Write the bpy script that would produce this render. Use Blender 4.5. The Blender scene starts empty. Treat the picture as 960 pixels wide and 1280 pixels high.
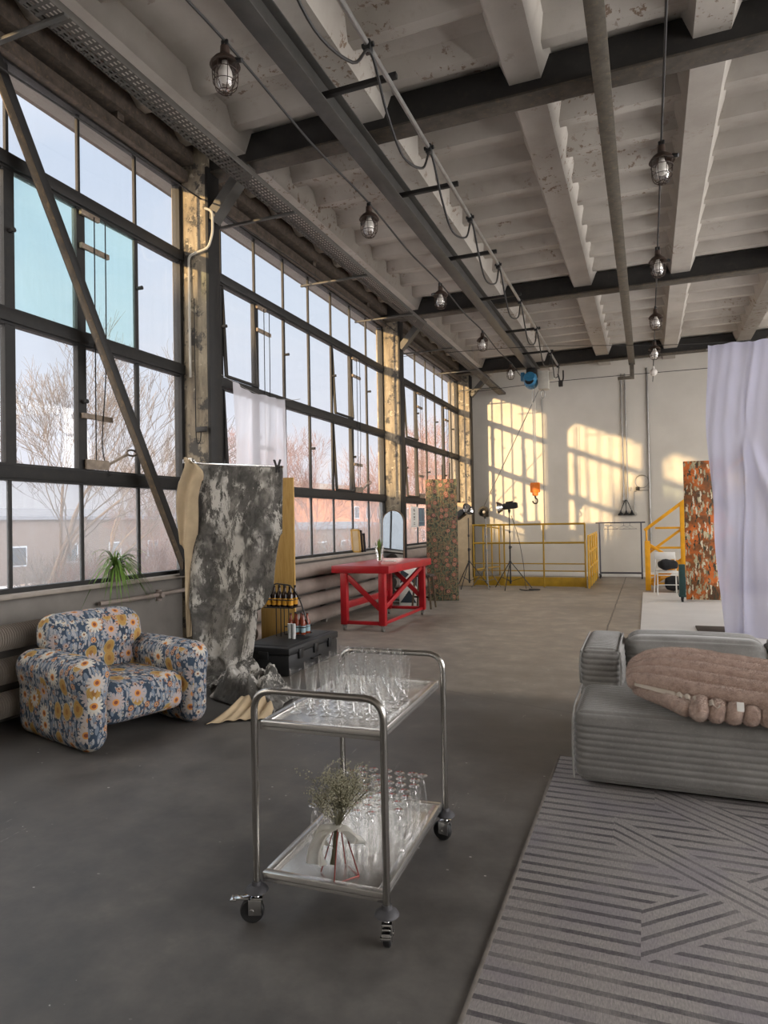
SKY, SKY_GLOW, SKY_ZENITH, SKY_RIGHT_FILL, SUN_E, EXPO = 1.0, 6.0, 4.0, 9.0, 8.0, 0.12
import bpy, bmesh, math, random
from mathutils import Vector, Matrix, noise as mnoise
R = math.radians
PI = math.pi
rnd = random.Random(7)
SC = bpy.context.scene
COL = SC.collection
V = Vector

def hexc(h):
    h = h.lstrip('#')
    out = []
    for i in (0, 2, 4):
        c = int(h[i:i+2], 16) / 255
        out.append(c / 12.92 if c <= .04045 else ((c + .055) / 1.055) ** 2.4)
    return (*out, 1)

# ------------------------------------------------------------------ node helpers
class NT:
    def __init__(s, name):
        s.m = bpy.data.materials.new(name); s.m.use_nodes = True
        s.t = s.m.node_tree; s.t.nodes.clear()
        s.out = s.t.nodes.new('ShaderNodeOutputMaterial')
        s._co = None
    def n(s, typ, **kw):
        nd = s.t.nodes.new(typ)
        for k, v in kw.items(): setattr(nd, k, v)
        return nd
    def put(s, sock, v):
        if isinstance(v, bpy.types.NodeSocket): s.t.links.new(v, sock)
        elif v is not None:
            if isinstance(v, str): v = hexc(v)
            sock.default_value = v
    def pos(s):
        return s.n('ShaderNodeNewGeometry').outputs['Position']
    def obj(s):
        return s.n('ShaderNodeTexCoord').outputs['Object']
    def uv(s):
        return s.n('ShaderNodeTexCoord').outputs['UV']
    def sep(s, v):
        nd = s.n('ShaderNodeSeparateXYZ'); s.put(nd.inputs[0], v); return nd.outputs
    def comb(s, x, y, z=0.0):
        nd = s.n('ShaderNodeCombineXYZ')
        for i, a in enumerate((x, y, z)): s.put(nd.inputs[i], a)
        return nd.outputs[0]
    def scale(s, v, xyz, loc=(0, 0, 0), rot=(0, 0, 0)):
        nd = s.n('ShaderNodeMapping'); s.put(nd.inputs[0], v)
        nd.inputs['Scale'].default_value = xyz; nd.inputs['Location'].default_value = loc; nd.inputs['Rotation'].default_value = rot
        return nd.outputs[0]
    def noise(s, v, sc=5, det=3, rough=.55, dist=0):
        nd = s.n('ShaderNodeTexNoise'); s.put(nd.inputs['Vector'], v)
        nd.inputs['Scale'].default_value = sc; nd.inputs['Detail'].default_value = det
        nd.inputs['Roughness'].default_value = rough; nd.inputs['Distortion'].default_value = dist
        return nd.outputs['Fac']
    def vor(s, v, sc=5, feat='F1', dim='3D', rand=1.0):
        nd = s.n('ShaderNodeTexVoronoi', feature=feat, voronoi_dimensions=dim); s.put(nd.inputs['Vector'], v)
        nd.inputs['Scale'].default_value = sc; nd.inputs['Randomness'].default_value = rand
        return nd.outputs
    def math(s, op, a, b=None, c=None, clamp=False):
        nd = s.n('ShaderNodeMath', operation=op, use_clamp=clamp)
        for i, x in enumerate((a, b, c)):
            if x is not None: s.put(nd.inputs[i], x)
        return nd.outputs[0]
    def vmath(s, op, a, b=None):
        nd = s.n('ShaderNodeVectorMath', operation=op); s.put(nd.inputs[0], a)
        if b is not None: s.put(nd.inputs[1], b)
        return nd.outputs
    def step(s, v, lo, hi):
        nd = s.n('ShaderNodeMapRange', interpolation_type='SMOOTHSTEP')
        s.put(nd.inputs[0], v); nd.inputs[1].default_value = lo; nd.inputs[2].default_value = hi
        return nd.outputs[0]
    def ramp(s, f, stops):
        nd = s.n('ShaderNodeValToRGB'); s.put(nd.inputs[0], f); e = nd.color_ramp.elements
        while len(e) < len(stops): e.new(.5)
        for i, (p, c) in enumerate(stops):
            e[i].position = p; e[i].color = hexc(c) if isinstance(c, str) else c
        return nd.outputs[0]
    def mix(s, f, a, b, mode='MIX'):
        nd = s.n('ShaderNodeMix', data_type='RGBA', blend_type=mode)
        s.put(nd.inputs[0], f); s.put(nd.inputs[6], a); s.put(nd.inputs[7], b)
        return nd.outputs[2]
    def bump(s, h, strength=.3, dist=.01):
        nd = s.n('ShaderNodeBump'); s.put(nd.inputs['Height'], h)
        nd.inputs['Strength'].default_value = strength; nd.inputs['Distance'].default_value = dist
        return nd.outputs[0]
    def bsdf(s, col='#808080', rough=.5, metal=0, normal=None, **kw):
        p = s.n('ShaderNodeBsdfPrincipled')
        s.put(p.inputs['Base Color'], col); s.put(p.inputs['Roughness'], rough); s.put(p.inputs['Metallic'], metal)
        if normal is not None: s.put(p.inputs['Normal'], normal)
        for k, v in kw.items(): s.put(p.inputs[k.replace('_', ' ')], v)
        return p.outputs[0]
    def done(s, sh):
        s.t.links.new(sh, s.out.inputs[0]); return s.m

def plain(name, col, rough=.5, metal=0, var=.12, vs=6, bump=0, **kw):
    """one colour with a little procedural variation"""
    t = NT(name); co = t.obj()
    nz = t.noise(co, vs, 4)
    c = hexc(col); d = tuple(x * (1 - var) for x in c[:3]) + (1,); l = tuple(min(1, x * (1 + var)) for x in c[:3]) + (1,)
    cc = t.ramp(nz, [(.3, d), (.7, l)])
    nrm = t.bump(t.noise(co, vs * 12, 3), bump, .004) if bump else None
    return t.done(t.bsdf(cc, rough, metal, nrm, **kw))

# ------------------------------------------------------------------ mesh builder
class MB:
    def __init__(s): s.v = []; s.f = []
    def add(s, vs, fs):
        o = len(s.v); s.v += [tuple(p) for p in vs]; s.f += [tuple(i + o for i in f) for f in fs]; return s
    def xf(s, M, start=0):
        s.v = s.v[:start] + [tuple(M @ V(p)) for p in s.v[start:]]; return s
    def box(s, lo, hi, M=None):
        x0, y0, z0 = lo; x1, y1, z1 = hi
        p = [(x0,y0,z0),(x1,y0,z0),(x1,y1,z0),(x0,y1,z0),(x0,y0,z1),(x1,y0,z1),(x1,y1,z1),(x0,y1,z1)]
        if M: p = [M @ V(q) for q in p]
        return s.add(p, [(0,3,2,1),(4,5,6,7),(0,1,5,4),(1,2,6,5),(2,3,7,6),(3,0,4,7)])
    def cbox(s, lo, hi, b=.004, M=None):
        """box with chamfered edges"""
        bm = bmesh.new(); bmesh.ops.create_cube(bm, size=1)
        for v in bm.verts:
            v.co = V([(lo[i] + hi[i]) / 2 + v.co[i] * (hi[i] - lo[i]) for i in range(3)])
        bmesh.ops.bevel(bm, geom=bm.edges[:], offset=b, segments=2, profile=.5, affect='EDGES')
        bm.verts.index_update()
        vs = [(M @ v.co if M else v.co.copy()) for v in bm.verts]; fs = [[v.index for v in f.verts] for f in bm.faces]
        bm.free(); return s.add(vs, fs)
    def bar(s, a, b, w, h, up=(0, 0, 1), bev=0):
        a, b = V(a), V(b); d = (b - a); L = d.length; d.normalize(); up = V(up)
        if abs(d.dot(up)) > .98: up = V((0, 1, 0))
        x = d.cross(up).normalized(); z = x.cross(d).normalized()
        M = Matrix((( x.x, d.x, z.x, a.x), (x.y, d.y, z.y, a.y), (x.z, d.z, z.z, a.z), (0, 0, 0, 1)))
        if bev: return s.cbox((-w/2, 0, -h/2), (w/2, L, h/2), bev, M)
        return s.box((-w/2, 0, -h/2), (w/2, L, h/2), M)
    def tube(s, pts, r, n=8, closed=False, caps=True):
        pts = [V(p) for p in pts]; k = len(pts)
        rr = r if isinstance(r, (list, tuple)) else [r] * k
        T = []
        for i in range(k):
            if closed: d = pts[(i + 1) % k] - pts[i - 1]
            else: d = pts[min(i + 1, k - 1)] - pts[max(i - 1, 0)]
            T.append(d.normalized() if d.length > 1e-9 else V((0, 0, 1)))
        ref = V((0, 0, 1)) if abs(T[0].z) < .9 else V((1, 0, 0))
        nx = T[0].cross(ref).normalized(); vs = []
        for i in range(k):
            nx = (nx - T[i] * nx.dot(T[i])).normalized(); ny = T[i].cross(nx)
            for j in range(n):
                a = 2 * PI * j / n
                vs.append(pts[i] + (nx * math.cos(a) + ny * math.sin(a)) * rr[i])
        fs = []
        for i in range(k if closed else k - 1):
            i2 = (i + 1) % k
            for j in range(n):
                j2 = (j + 1) % n
                fs.append((i*n+j, i*n+j2, i2*n+j2, i2*n+j))
        if caps and not closed:
            fs.append(tuple(reversed(range(n)))); fs.append(tuple((k-1)*n + j for j in range(n)))
        return s.add(vs, fs)
    def cyl(s, a, b, r0, r1=None, n=16):
        return s.tube([a, b], [r0, r0 if r1 is None else r1], n)
    def lathe(s, prof, n=24, M=None, c=(0, 0, 0)):
        vs = []; fs = []; k = len(prof); c = V(c)
        for r, z in prof:
            for j in range(n):
                a = 2 * PI * j / n; p = V((r * math.cos(a), r * math.sin(a), z))
                vs.append((M @ p if M else p) + c)
        for i in range(k - 1):
            for j in range(n):
                j2 = (j + 1) % n
                fs.append((i*n+j, i*n+j2, (i+1)*n+j2, (i+1)*n+j))
        return s.add(vs, fs)
    def sph(s, c, r, n=12, m=8, sc=(1, 1, 1)):
        prof = [(max(1e-4, math.sin(PI * i / m)) * r, -math.cos(PI * i / m) * r) for i in range(m + 1)]
        return s.lathe(prof, n, Matrix.Diagonal((*sc, 1)), c)
    def grid(s, fn, nu, nv):
        vs = [fn(i / nu, j / nv) for j in range(nv + 1) for i in range(nu + 1)]
        fs = [(j*(nu+1)+i, j*(nu+1)+i+1, (j+1)*(nu+1)+i+1, (j+1)*(nu+1)+i) for j in range(nv) for i in range(nu)]
        return s.add(vs, fs)
    def prism(s, poly, d0, d1, axis='x'):
        """extrude a 2-D outline between two planes"""
        def P(a, b, d): return {'x': (d, a, b), 'y': (a, d, b), 'z': (a, b, d)}[axis]
        n = len(poly)
        vs = [P(a, b, d0) for a, b in poly] + [P(a, b, d1) for a, b in poly]
        return s.add(vs, [tuple(range(n)), tuple(reversed(range(n, 2*n)))] + [(i, i+n, (i+1) % n + n, (i+1) % n) for i in range(n)])
    def rbox(s, lo, hi, r, step=.02, disp=None):
        """rounded cushion-like box on a fine grid; disp(p, n) moves each point"""
        c = V([(lo[i] + hi[i]) / 2 for i in range(3)]); h = V([(hi[i] - lo[i]) / 2 for i in range(3)])
        r = min(r, min(h) * .999); inner = h - V((r, r, r))
        def ax(i):
            n = max(4, int(round(2 * h[i] / step))); return [-h[i] + 2 * h[i] * k / n for k in range(n + 1)]
        A = [ax(0), ax(1), ax(2)]; idx = {}; vs = []; fs = []
        def vid(p):
            key = tuple(round(x, 5) for x in p)
            if key not in idx:
                q = V([max(-inner[i], min(inner[i], p[i])) for i in range(3)])
                d = V(p) - q; nn = d.normalized() if d.length > 1e-9 else V((0, 0, 1))
                w = q + nn * r
                # keep flat faces exact
                idx[key] = len(vs); w = w + c
                if disp: w = disp(w, nn)
                vs.append(w)
            return idx[key]
        for a, b, k in ((0, 1, 2), (1, 2, 0), (2, 0, 1)):
            for sgn in (-1, 1):
                for i in range(len(A[a]) - 1):
                    for j in range(len(A[b]) - 1):
                        q = []
                        for (ii, jj) in ((i, j), (i+1, j), (i+1, j+1), (i, j+1)):
                            p = [0, 0, 0]; p[a] = A[a][ii]; p[b] = A[b][jj]; p[k] = sgn * h[k]; q.append(vid(p))
                        if sgn < 0: q.reverse()
                        if len(set(q)) > 2: fs.append(tuple(q))
        return s.add(vs, fs)
    def build(s, name, mat, parent=None, loc=None, smooth=35, uvs=None, label=None, cat=None, group=None, kind=None, solid=None):
        me = bpy.data.meshes.new(name); me.from_pydata(s.v, [], s.f); me.update()
        bm = bmesh.new(); bm.from_mesh(me); bmesh.ops.recalc_face_normals(bm, faces=bm.faces) if not solid else None
        if uvs:
            L = bm.loops.layers.uv.new('UVMap')
            for f in bm.faces:
                n = f.normal; a = max(range(3), key=lambda i: abs(n[i]))
                for l in f.loops:
                    p = l.vert.co
                    uv = ((p.y, p.z), (p.x, p.z), (p.x, p.y))[a]
                    l[L].uv = (uv[0] * uvs + a * 3.37, uv[1] * uvs)
        bm.to_mesh(me); bm.free()
        if smooth:
            me.shade_smooth(); me.set_sharp_from_angle(angle=R(smooth))
        if mat:
            me.materials.append(mat)
        o = bpy.data.objects.new(name, me); COL.objects.link(o)
        if parent: o.parent = parent
        if loc: o.location = loc
        if solid:
            md = o.modifiers.new('thickness', 'SOLIDIFY'); md.thickness = solid; md.offset = 0
        return tag(o, label, cat, group, kind)

def tag(o, label=None, cat=None, group=None, kind=None):
    if label: o['label'] = label
    if cat: o['category'] = cat
    if group: o['group'] = group
    if kind: o['kind'] = kind
    return o

def thing(name, label=None, cat=None, loc=(0, 0, 0), rz=0, group=None, kind=None):
    o = bpy.data.objects.new(name, None); COL.objects.link(o); o.empty_display_size = .1
    o.location = loc; o.rotation_euler = (0, 0, rz)
    return tag(o, label, cat, group, kind)

def dup(root, loc, rz=0, label=None):
    r = root.copy(); COL.objects.link(r); r.location = loc; r.rotation_euler = (0, 0, rz)
    if label: r['label'] = label
    for ch in list(root.children):
        c = ch.copy(); COL.objects.link(c); c.parent = r
        for g in ch.children:
            d = g.copy(); COL.objects.link(d); d.parent = c
    return r

def ST(mb, name, mat, **kw):
    return mb.build(name, mat, kind='structure', **kw)

def smooth_path(pts, n=8, closed=False):
    """Catmull-Rom through the points"""
    P = [V(p) for p in pts]; k = len(P); out = []
    for i in range(k if closed else k - 1):
        p0 = P[i-1] if (i > 0 or closed) else P[0]; p1 = P[i]; p2 = P[(i+1) % k]
        p3 = P[(i+2) % k] if (i + 2 < k or closed) else P[-1]
        for j in range(n):
            t = j / n
            out.append(.5 * ((2*p1) + (p2-p0)*t + (2*p0-5*p1+4*p2-p3)*t*t + (3*p1-p0-3*p2+p3)*t**3))
    if not closed: out.append(P[-1])
    return out

def fbm(p, o=3):
    return mnoise.fractal(V(p), 1.0, 2.0, o)
# ------------------------------------------------------------------ materials
M = {}
# floor : worn grey floor paint; paler back half has glancing window light painted in
t = NT('floor_paint'); p = t.pos(); s = t.sep(p)
n1 = t.noise(p, .55, 5, .6); n2 = t.noise(p, 3.1, 6, .65); n3 = t.noise(p, 22, 3)
base = t.ramp(n2, [(.28, '#403E3C'), (.5, '#55524F'), (.62, '#5F5C58'), (.8, '#74706A')])
worn_lit = t.ramp(n2, [(.28, '#6C645C'), (.5, '#857C72'), (.75, '#A2988B')])
edge = t.math('ADD', s[1], t.math('MULTIPLY', t.math('SUBTRACT', n1, .5), 1.2))
far = t.step(edge, 5.85, 6.25)
c = t.mix(t.math('MULTIPLY', far, t.step(s[1], 1.0, 9.5)), base, worn_lit)
c = t.mix(t.math('MULTIPLY', t.step(n1, .5, .72), .45), c, '#4A4744')
# paint flecks
vv = t.vor(t.scale(p, (1, 1.6, 1)), 7.0)
fl = t.math('LESS_THAN', t.math('ADD', vv['Distance'], t.math('MULTIPLY', t.noise(p, 40, 2), .12)), .11)
fl = t.math('MULTIPLY', fl, t.step(t.noise(p, .9, 3), .46, .54))
c = t.mix(t.math('MULTIPLY', fl, .8), c, '#B9B6B0')
scr = t.step(t.noise(t.scale(p, (9, 1.2, 1), rot=(0, 0, .5)), 2.2, 5, .7), .63, .68)
c = t.mix(t.math('MULTIPLY', t.math('MULTIPLY', scr, t.step(t.noise(p, .7, 2), .5, .65)), .5), c, '#A8A49D')
# joint lines
def line(a, x, w): return t.math('LESS_THAN', t.math('ABSOLUTE', t.math('SUBTRACT', a, x)), w)
wx = t.math('ADD', s[0], t.math('MULTIPLY', t.math('SUBTRACT', n2, .5), .05))
wy = t.math('ADD', s[1], t.math('MULTIPLY', t.math('SUBTRACT', n2, .5), .08))
c = t.mix(t.math('MULTIPLY', line(wx, -.585, .012), t.math('GREATER_THAN', s[1], 6)), c, '#4A443E')
c = t.mix(t.math('MULTIPLY', line(t.math('ADD', wy, t.math('MULTIPLY', s[0], .32)), 5.5, .012), .5), c, '#403D39')
rg = t.math('ADD', .36, t.math('MULTIPLY', n2, .3))
M['floor'] = t.done(t.bsdf(c, rg, 0, t.bump(t.math('ADD', n3, t.math('MULTIPLY', n2, 2)), .12, .004)))

# ceiling : flaking whitewash
t = NT('ceiling_whitewash'); p = t.pos()
n = t.noise(p, 1.3, 5); f = t.noise(p, 11, 6, .7); g = t.noise(p, .8, 3)
c = t.ramp(n, [(.3, '#9C958C'), (.7, '#B4AEA5')])
fl = t.math('MULTIPLY', t.step(f, .57, .6), t.step(g, .52, .62))
c = t.mix(t.math('MULTIPLY', fl, .85), c, '#6F5A48')
st = t.math('MULTIPLY', t.step(t.noise(p, 2.2, 5, .7), .58, .75), .35)
c = t.mix(st, c, '#8C7F70')
M['ceiling'] = t.done(t.bsdf(c, .85, 0, t.bump(t.math('ADD', f, t.noise(p, 30, 3)), .25, .006)))

def metal(name, dark, light, rust='#5A4A38', rough=.6, amt=.3, sc=4):
    t = NT(name); p = t.pos(); n = t.noise(p, sc, 6, .65)
    c = t.ramp(n, [(.3, dark), (.7, light)])
    c = t.mix(t.math('MULTIPLY', t.step(t.noise(p, sc * 2.3, 6, .7), .52, .68), amt), c, rust)
    M[name] = t.done(t.bsdf(c, rough, .1, t.bump(t.noise(p, 60, 3), .15, .003)))
metal('beam_black', '#1F1E1D', '#2C2A28', '#4A4136', .6, .25)
metal('beam_flange', '#3E3A35', '#5B544B', '#6B5C48', .75, .6, 6)
metal('girder_grey', '#3A3936', '#4B4946', '#4A4136', .55, .3)
metal('rail_olive', '#4A463F', '#665F54', '#776A55', .7, .6, 9)
metal('frame_steel', '#0F0E0E', '#1C1A18', '#332B23', .65, .3, 7)
metal('brace_steel', '#3A332B', '#5E4F3C', '#7A6448', .6, .7, 8)
metal('lintel_rough', '#3B342D', '#5B5047', '#6E5D49', .85, .7, 12)

# columns : old ochre and grey paint
t = NT('column_paint'); p = t.pos()
a = t.noise(t.scale(p, (6, 6, 1.2)), 1.5, 6, .7); b = t.noise(p, 5, 6, .7)
c = t.ramp(a, [(.3, '#5E5850'), (.5, '#857A68'), (.72, '#A59A86')])
c = t.mix(t.step(b, .52, .62), c, '#45423E')
c = t.mix(t.math('MULTIPLY', t.step(t.noise(p, 9, 5, .7), .58, .66), .7), c, '#C8BCA6')
M['column'] = t.done(t.bsdf(c, .8, 0, t.bump(b, .3, .01)))

# walls
t = NT('wall_plaster'); p = t.pos(); s = t.sep(p)
n = t.noise(p, .9, 5); c = t.ramp(n, [(.3, '#BDB8AE'), (.7, '#CCC7BD')])
br = t.n('ShaderNodeTexBrick'); t.put(br.inputs['Vector'], t.comb(s[0], s[2])); br.inputs['Scale'].default_value = 4
br.inputs['Mortar Size'].default_value = .012; br.inputs['Mortar Smooth'].default_value = .8
M['wall'] = t.done(t.bsdf(c, .85, 0, t.bump(t.math('ADD', br.outputs['Fac'], t.math('MULTIPLY', t.noise(p, 14, 4), -1.2)), .12, .006)))
M['wall_low'] = plain('sill_wall_paint', '#6F6A64', .7, 0, .15, 3, .1)
M['sill'] = plain('sill_board', '#8A8177', .5, 0, .2, 5, .2)
M['white_floor'] = plain('white_studio_paper', '#DEDCD8', .6, 0, .04, 2)

# window glass : clear, tinted and grimy
def glass(name, tint, dirt, dcol='#C9CDD2', scale=3.0, tex=None):
    t = NT(name); p = t.pos()
    tr = t.n('ShaderNodeBsdfTransparent'); t.put(tr.inputs[0], tint)
    gl = t.n('ShaderNodeBsdfGlossy'); gl.inputs['Roughness'].default_value = .03
    df = t.n('ShaderNodeBsdfTranslucent'); t.put(df.inputs[0], dcol)
    d2 = t.n('ShaderNodeBsdfDiffuse'); t.put(d2.inputs[0], dcol)
    fr = t.n('ShaderNodeFresnel'); fr.inputs[0].default_value = 1.45
    m1 = t.n('ShaderNodeMixShader'); t.put(m1.inputs[0], t.math('MULTIPLY', fr.outputs[0], .09)); t.put(m1.inputs[1], tr.outputs[0]); t.put(m1.inputs[2], gl.outputs[0])
    dd = t.n('ShaderNodeMixShader'); dd.inputs[0].default_value = .35; t.put(dd.inputs[1], df.outputs[0]); t.put(dd.inputs[2], d2.outputs[0])
    streak = t.noise(t.scale(p, (4, 4, .35)), scale, 5, .65)
    fac = t.math('MULTIPLY', t.math('ADD', .45, streak), dirt)
    m2 = t.n('ShaderNodeMixShader'); t.put(m2.inputs[0], fac); t.put(m2.inputs[1], m1.outputs[0]); t.put(m2.inputs[2], dd.outputs[0])
    M[name] = t.done(m2.outputs[0])
glass('pane_clear', '#FCFCFD', .025)
glass('pane_grimy', '#F6F7F8', .17)
glass('pane_turquoise', '#EBF7F7', .09, '#BFDCDD')

# clear glassware
t = NT('clear_glassware')
tr = t.n('ShaderNodeBsdfTransparent'); tr.inputs[0].default_value = (.985, .988, .988, 1)
gl = t.n('ShaderNodeBsdfGlossy'); gl.inputs['Roughness'].default_value = .02; gl.inputs[0].default_value = (1, 1, 1, 1)
lw = t.n('ShaderNodeLayerWeight'); lw.inputs[0].default_value = .35
m = t.n('ShaderNodeMixShader'); t.put(m.inputs[0], t.math('ADD', .05, t.math('MULTIPLY', t.math('POWER', lw.outputs['Facing'], 1.5), .85))); t.put(m.inputs[1], tr.outputs[0]); t.put(m.inputs[2], gl.outputs[0])
M['glassware'] = t.done(m.outputs[0])

M['steel'] = plain('satin_steel', '#A8A5A0', .24, 1, .04, 3)
M['steel_tray'] = plain('steel_shelf', '#CDCAC6', .27, .86, .05, 5)
M['chrome'] = plain('chrome', '#D5D5D5', .12, 1, .03)
M['rubber_grey'] = plain('grey_rubber', '#3E3D40', .6, 0, .1)
M['rubber_black'] = plain('black_rubber', '#19191A', .55, 0, .1)
M['black'] = plain('black_paint', '#161617', .45, 0, .2)
M['black_cloth'] = plain('black_cloth', '#1C1C1E', .95, 0, .3, 12)
M['cable'] = plain('black_cable', '#1B1917', .6, 0, .2)
M['white'] = plain('white_paint', '#D9D7D2', .5, 0, .05)
M['red'] = plain('red_paint', '#96101B', .38, 0, .18, 5, .1)
M['yellow'] = plain('yellow_paint', '#D9A520', .45, 0, .15, 6)
M['mustard'] = plain('mustard_paint', '#A8841A', .55, 0, .2, 5)
M['orange'] = plain('orange_paint', '#D9721C', .5, 0, .2, 9)
M['blue_motor'] = plain('blue_enamel', '#2E6F93', .45, 0, .2, 9)
M['grey_metal'] = plain('grey_galvanised', '#8E8C88', .4, .7, .15, 8)
M['grey_light'] = plain('pale_grey_enamel', '#A9A59B', .5, 0, .12, 8)
M['rack_grey'] = plain('rack_grey_steel', '#55555C', .4, .5, .1)
M['dark_green'] = plain('dark_green_paint', '#1D3B3A', .45, 0, .15)
M['copper'] = plain('copper_wire', '#7A3A34', .35, .7, .15)
M['satin'] = plain('cream_satin', '#C9BFB2', .35, 0, .06)
M['cream'] = plain('cream_canvas', '#B7A385', .9, 0, .12, 6, .2)
M['fins'] = plain('finned_pipe_paint', '#A79E94', .55, 0, .15, 4)
M['mirror_frame'] = plain('mirror_frame_brown', '#5C4A3A', .5, 0, .2, 9)
M['cup'] = plain('white_plastic', '#D6D6D4', .35, 0, .04)
M['radiator'] = plain('radiator_paint', '#8B7F77', .55, 0, .15, 4)
M['opener'] = plain('worn_opener_paint', '#77695A', .6, .1, .3, 20)
M['bulb'] = plain('frosted_bulb', '#D8D2CA', .3, 0, .03)
M['label_yellow'] = plain('yellow_label', '#C98F1E', .6, 0, .1)
M['label_blue'] = plain('pale_blue_label', '#8DA9B0', .6, 0, .1)
M['brown_glass'] = plain('brown_bottle', '#2A1A10', .1, 0, .1)
M['amber_glass'] = plain('amber_bottle', '#7A2E12', .12, 0, .1)
M['board_dark'] = plain('dark_brown_board', '#3A302A', .7, 0, .15)
M['leaf'] = plain('long_leaf', '#5C7A33', .5, 0, .35, 9)
M['pot'] = plain('pot_clay', '#6B625A', .8, 0, .1)

t = NT('pine_board'); p = t.obj()
c = t.ramp(t.noise(t.scale(p, (14, 14, 1)), 2, 4, .6, 1.5), [(.3, '#A9813F'), (.6, '#BF9A58'), (.8, '#997338')])
M['pine'] = t.done(t.bsdf(c, .6))
def flower(t, uv, scale, petals, rad, wob, seed, keep, rand=.8):
    v = t.vmath('ADD', uv, (seed * 1.73, seed * .91, 0))[0]
    vo = t.vor(v, scale, 'F1', '2D', rand)
    d = t.vmath('SUBTRACT', v, vo['Position'])[0]
    s = t.sep(d)
    r = t.math('MULTIPLY', t.vmath('LENGTH', d)[1], scale)
    rn = t.sep(vo['Color'])
    a = t.math('ADD', t.math('ARCTAN2', s[1], s[0]), t.math('MULTIPLY', rn[1], 6.28))
    pet = t.math('ABSOLUTE', t.math('COSINE', t.math('MULTIPLY', a, petals / 2)))
    rr = t.math('MULTIPLY', t.math('ADD', 1 - wob, t.math('MULTIPLY', pet, wob)), rad)
    on = t.math('LESS_THAN', rn[0], keep)
    q = t.math('DIVIDE', r, rr)
    mk = t.math('MULTIPLY', t.math('LESS_THAN', q, 1), on)
    return mk, q, rn[2], on, t.math('DIVIDE', r, rad)

def inside(t, q, on, k): return t.math('MULTIPLY', t.math('LESS_THAN', q, k), on)

def leaves(t, uv, c, scale, col, seed, keep=.6, w=.12):
    for k, rot in enumerate((.5, -.7, 1.6)):
        v = t.scale(uv, (1, .42, 1), (seed + k * 3.1, seed * 2 - k, 0), (0, 0, rot))
        mk, q, rn, on, r = flower(t, v, scale, 2, .34, .35, seed + k, keep)
        c = t.mix(mk, c, col)
    return c

# armchair fabric : slate blue with cream daisies, ochre and rust blossoms
t = NT('floral_upholstery'); uv = t.scale(t.uv(), (1.75, 1.75, 1))
c = t.ramp(t.noise(t.uv(), 6, 3), [(.3, '#2A3747'), (.7, '#394A5D')])
c = leaves(t, uv, c, 13, '#6F7986', 1.3, .5)
c = leaves(t, uv, c, 19, '#98989A', 4.7, .34)
mk, q, rn, on, r = flower(t, uv, 19, 6, .3, .3, 2.2, .55)
c = t.mix(mk, c, t.ramp(rn, [(.35, '#B7B2A8'), (.5, '#9C6A45'), (.7, '#A5A9AF')]))
c = t.mix(inside(t, r, on, .45), c, '#4A3F3C')
mk, q, rn, on, r = flower(t, uv, 8, 8, .34, .3, 7.1, .5)
c = t.mix(mk, c, t.ramp(rn, [(.3, '#8F7F80'), (.45, '#B8783A'), (.65, '#8C5A42'), (.8, '#B9B2A6')]))
c = t.mix(inside(t, r, on, .5), c, '#B5A38A'); c = t.mix(inside(t, r, on, .3), c, '#6B3A2E')
mk, q, rn, on, r = flower(t, t.scale(uv, (1, .75, 1)), 4.3, 0, .36, .0, 5.3, .36)
lat = t.math('GREATER_THAN', t.math('FRACT', t.math('MULTIPLY', r, 5)), .5)
c = t.mix(mk, c, '#A89468'); c = t.mix(inside(t, q, on, .86), c, t.mix(lat, '#9C7638', '#AC8A50')); c = t.mix(inside(t, q, on, .35), c, '#8E6434')
mk, q, rn, on, r = flower(t, uv, 3.3, 13, .4, .42, 3.9, .5)
c = t.mix(mk, c, t.ramp(rn, [(.5, '#BDB8AE'), (.8, '#A79A98')]))
c = t.mix(inside(t, r, on, .36), c, '#C98A45'); c = t.mix(inside(t, r, on, .2), c, '#7E4632')
wv = t.noise(t.uv(), 260, 2)
M['floral'] = t.done(t.bsdf(c, .9, 0, t.bump(wv, .2, .002)))

# folk flower panel : dark olive with coral rosettes
t = NT('floral_board_print'); uv = t.scale(t.uv(), (1.3, 1.3, 1))
c = t.ramp(t.noise(uv, 7, 3), [(.35, '#2C2E25'), (.7, '#3E3C2E')])
c = leaves(t, uv, c, 12, '#4A5440', 2.3, .7); c = leaves(t, uv, c, 15, '#63543E', 6.1, .6)
mk, q, rn, on, r = flower(t, uv, 16, 6, .3, .3, 1.1, .6); c = t.mix(mk, c, t.ramp(rn, [(.4, '#7C5640'), (.7, '#6F684E')]))
mk, q, rn, on, r = flower(t, uv, 4.6, 0, .42, 0, 8.4, .9)
ring = t.math('MULTIPLY', t.math('GREATER_THAN', q, .86), mk); c = t.mix(ring, c, '#7A6E4C')
mk, q, rn, on, r = flower(t, uv, 6.2, 10, .36, .35, 4.4, .5)
c = t.mix(mk, c, t.ramp(rn, [(.3, '#8C4A3A'), (.5, '#9A6654'), (.75, '#74363A')]))
c = t.mix(inside(t, r, on, .5), c, '#A98A70'); c = t.mix(inside(t, r, on, .3), c, '#6C302C')
M['floral_board'] = t.done(t.bsdf(c, .7))

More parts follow.
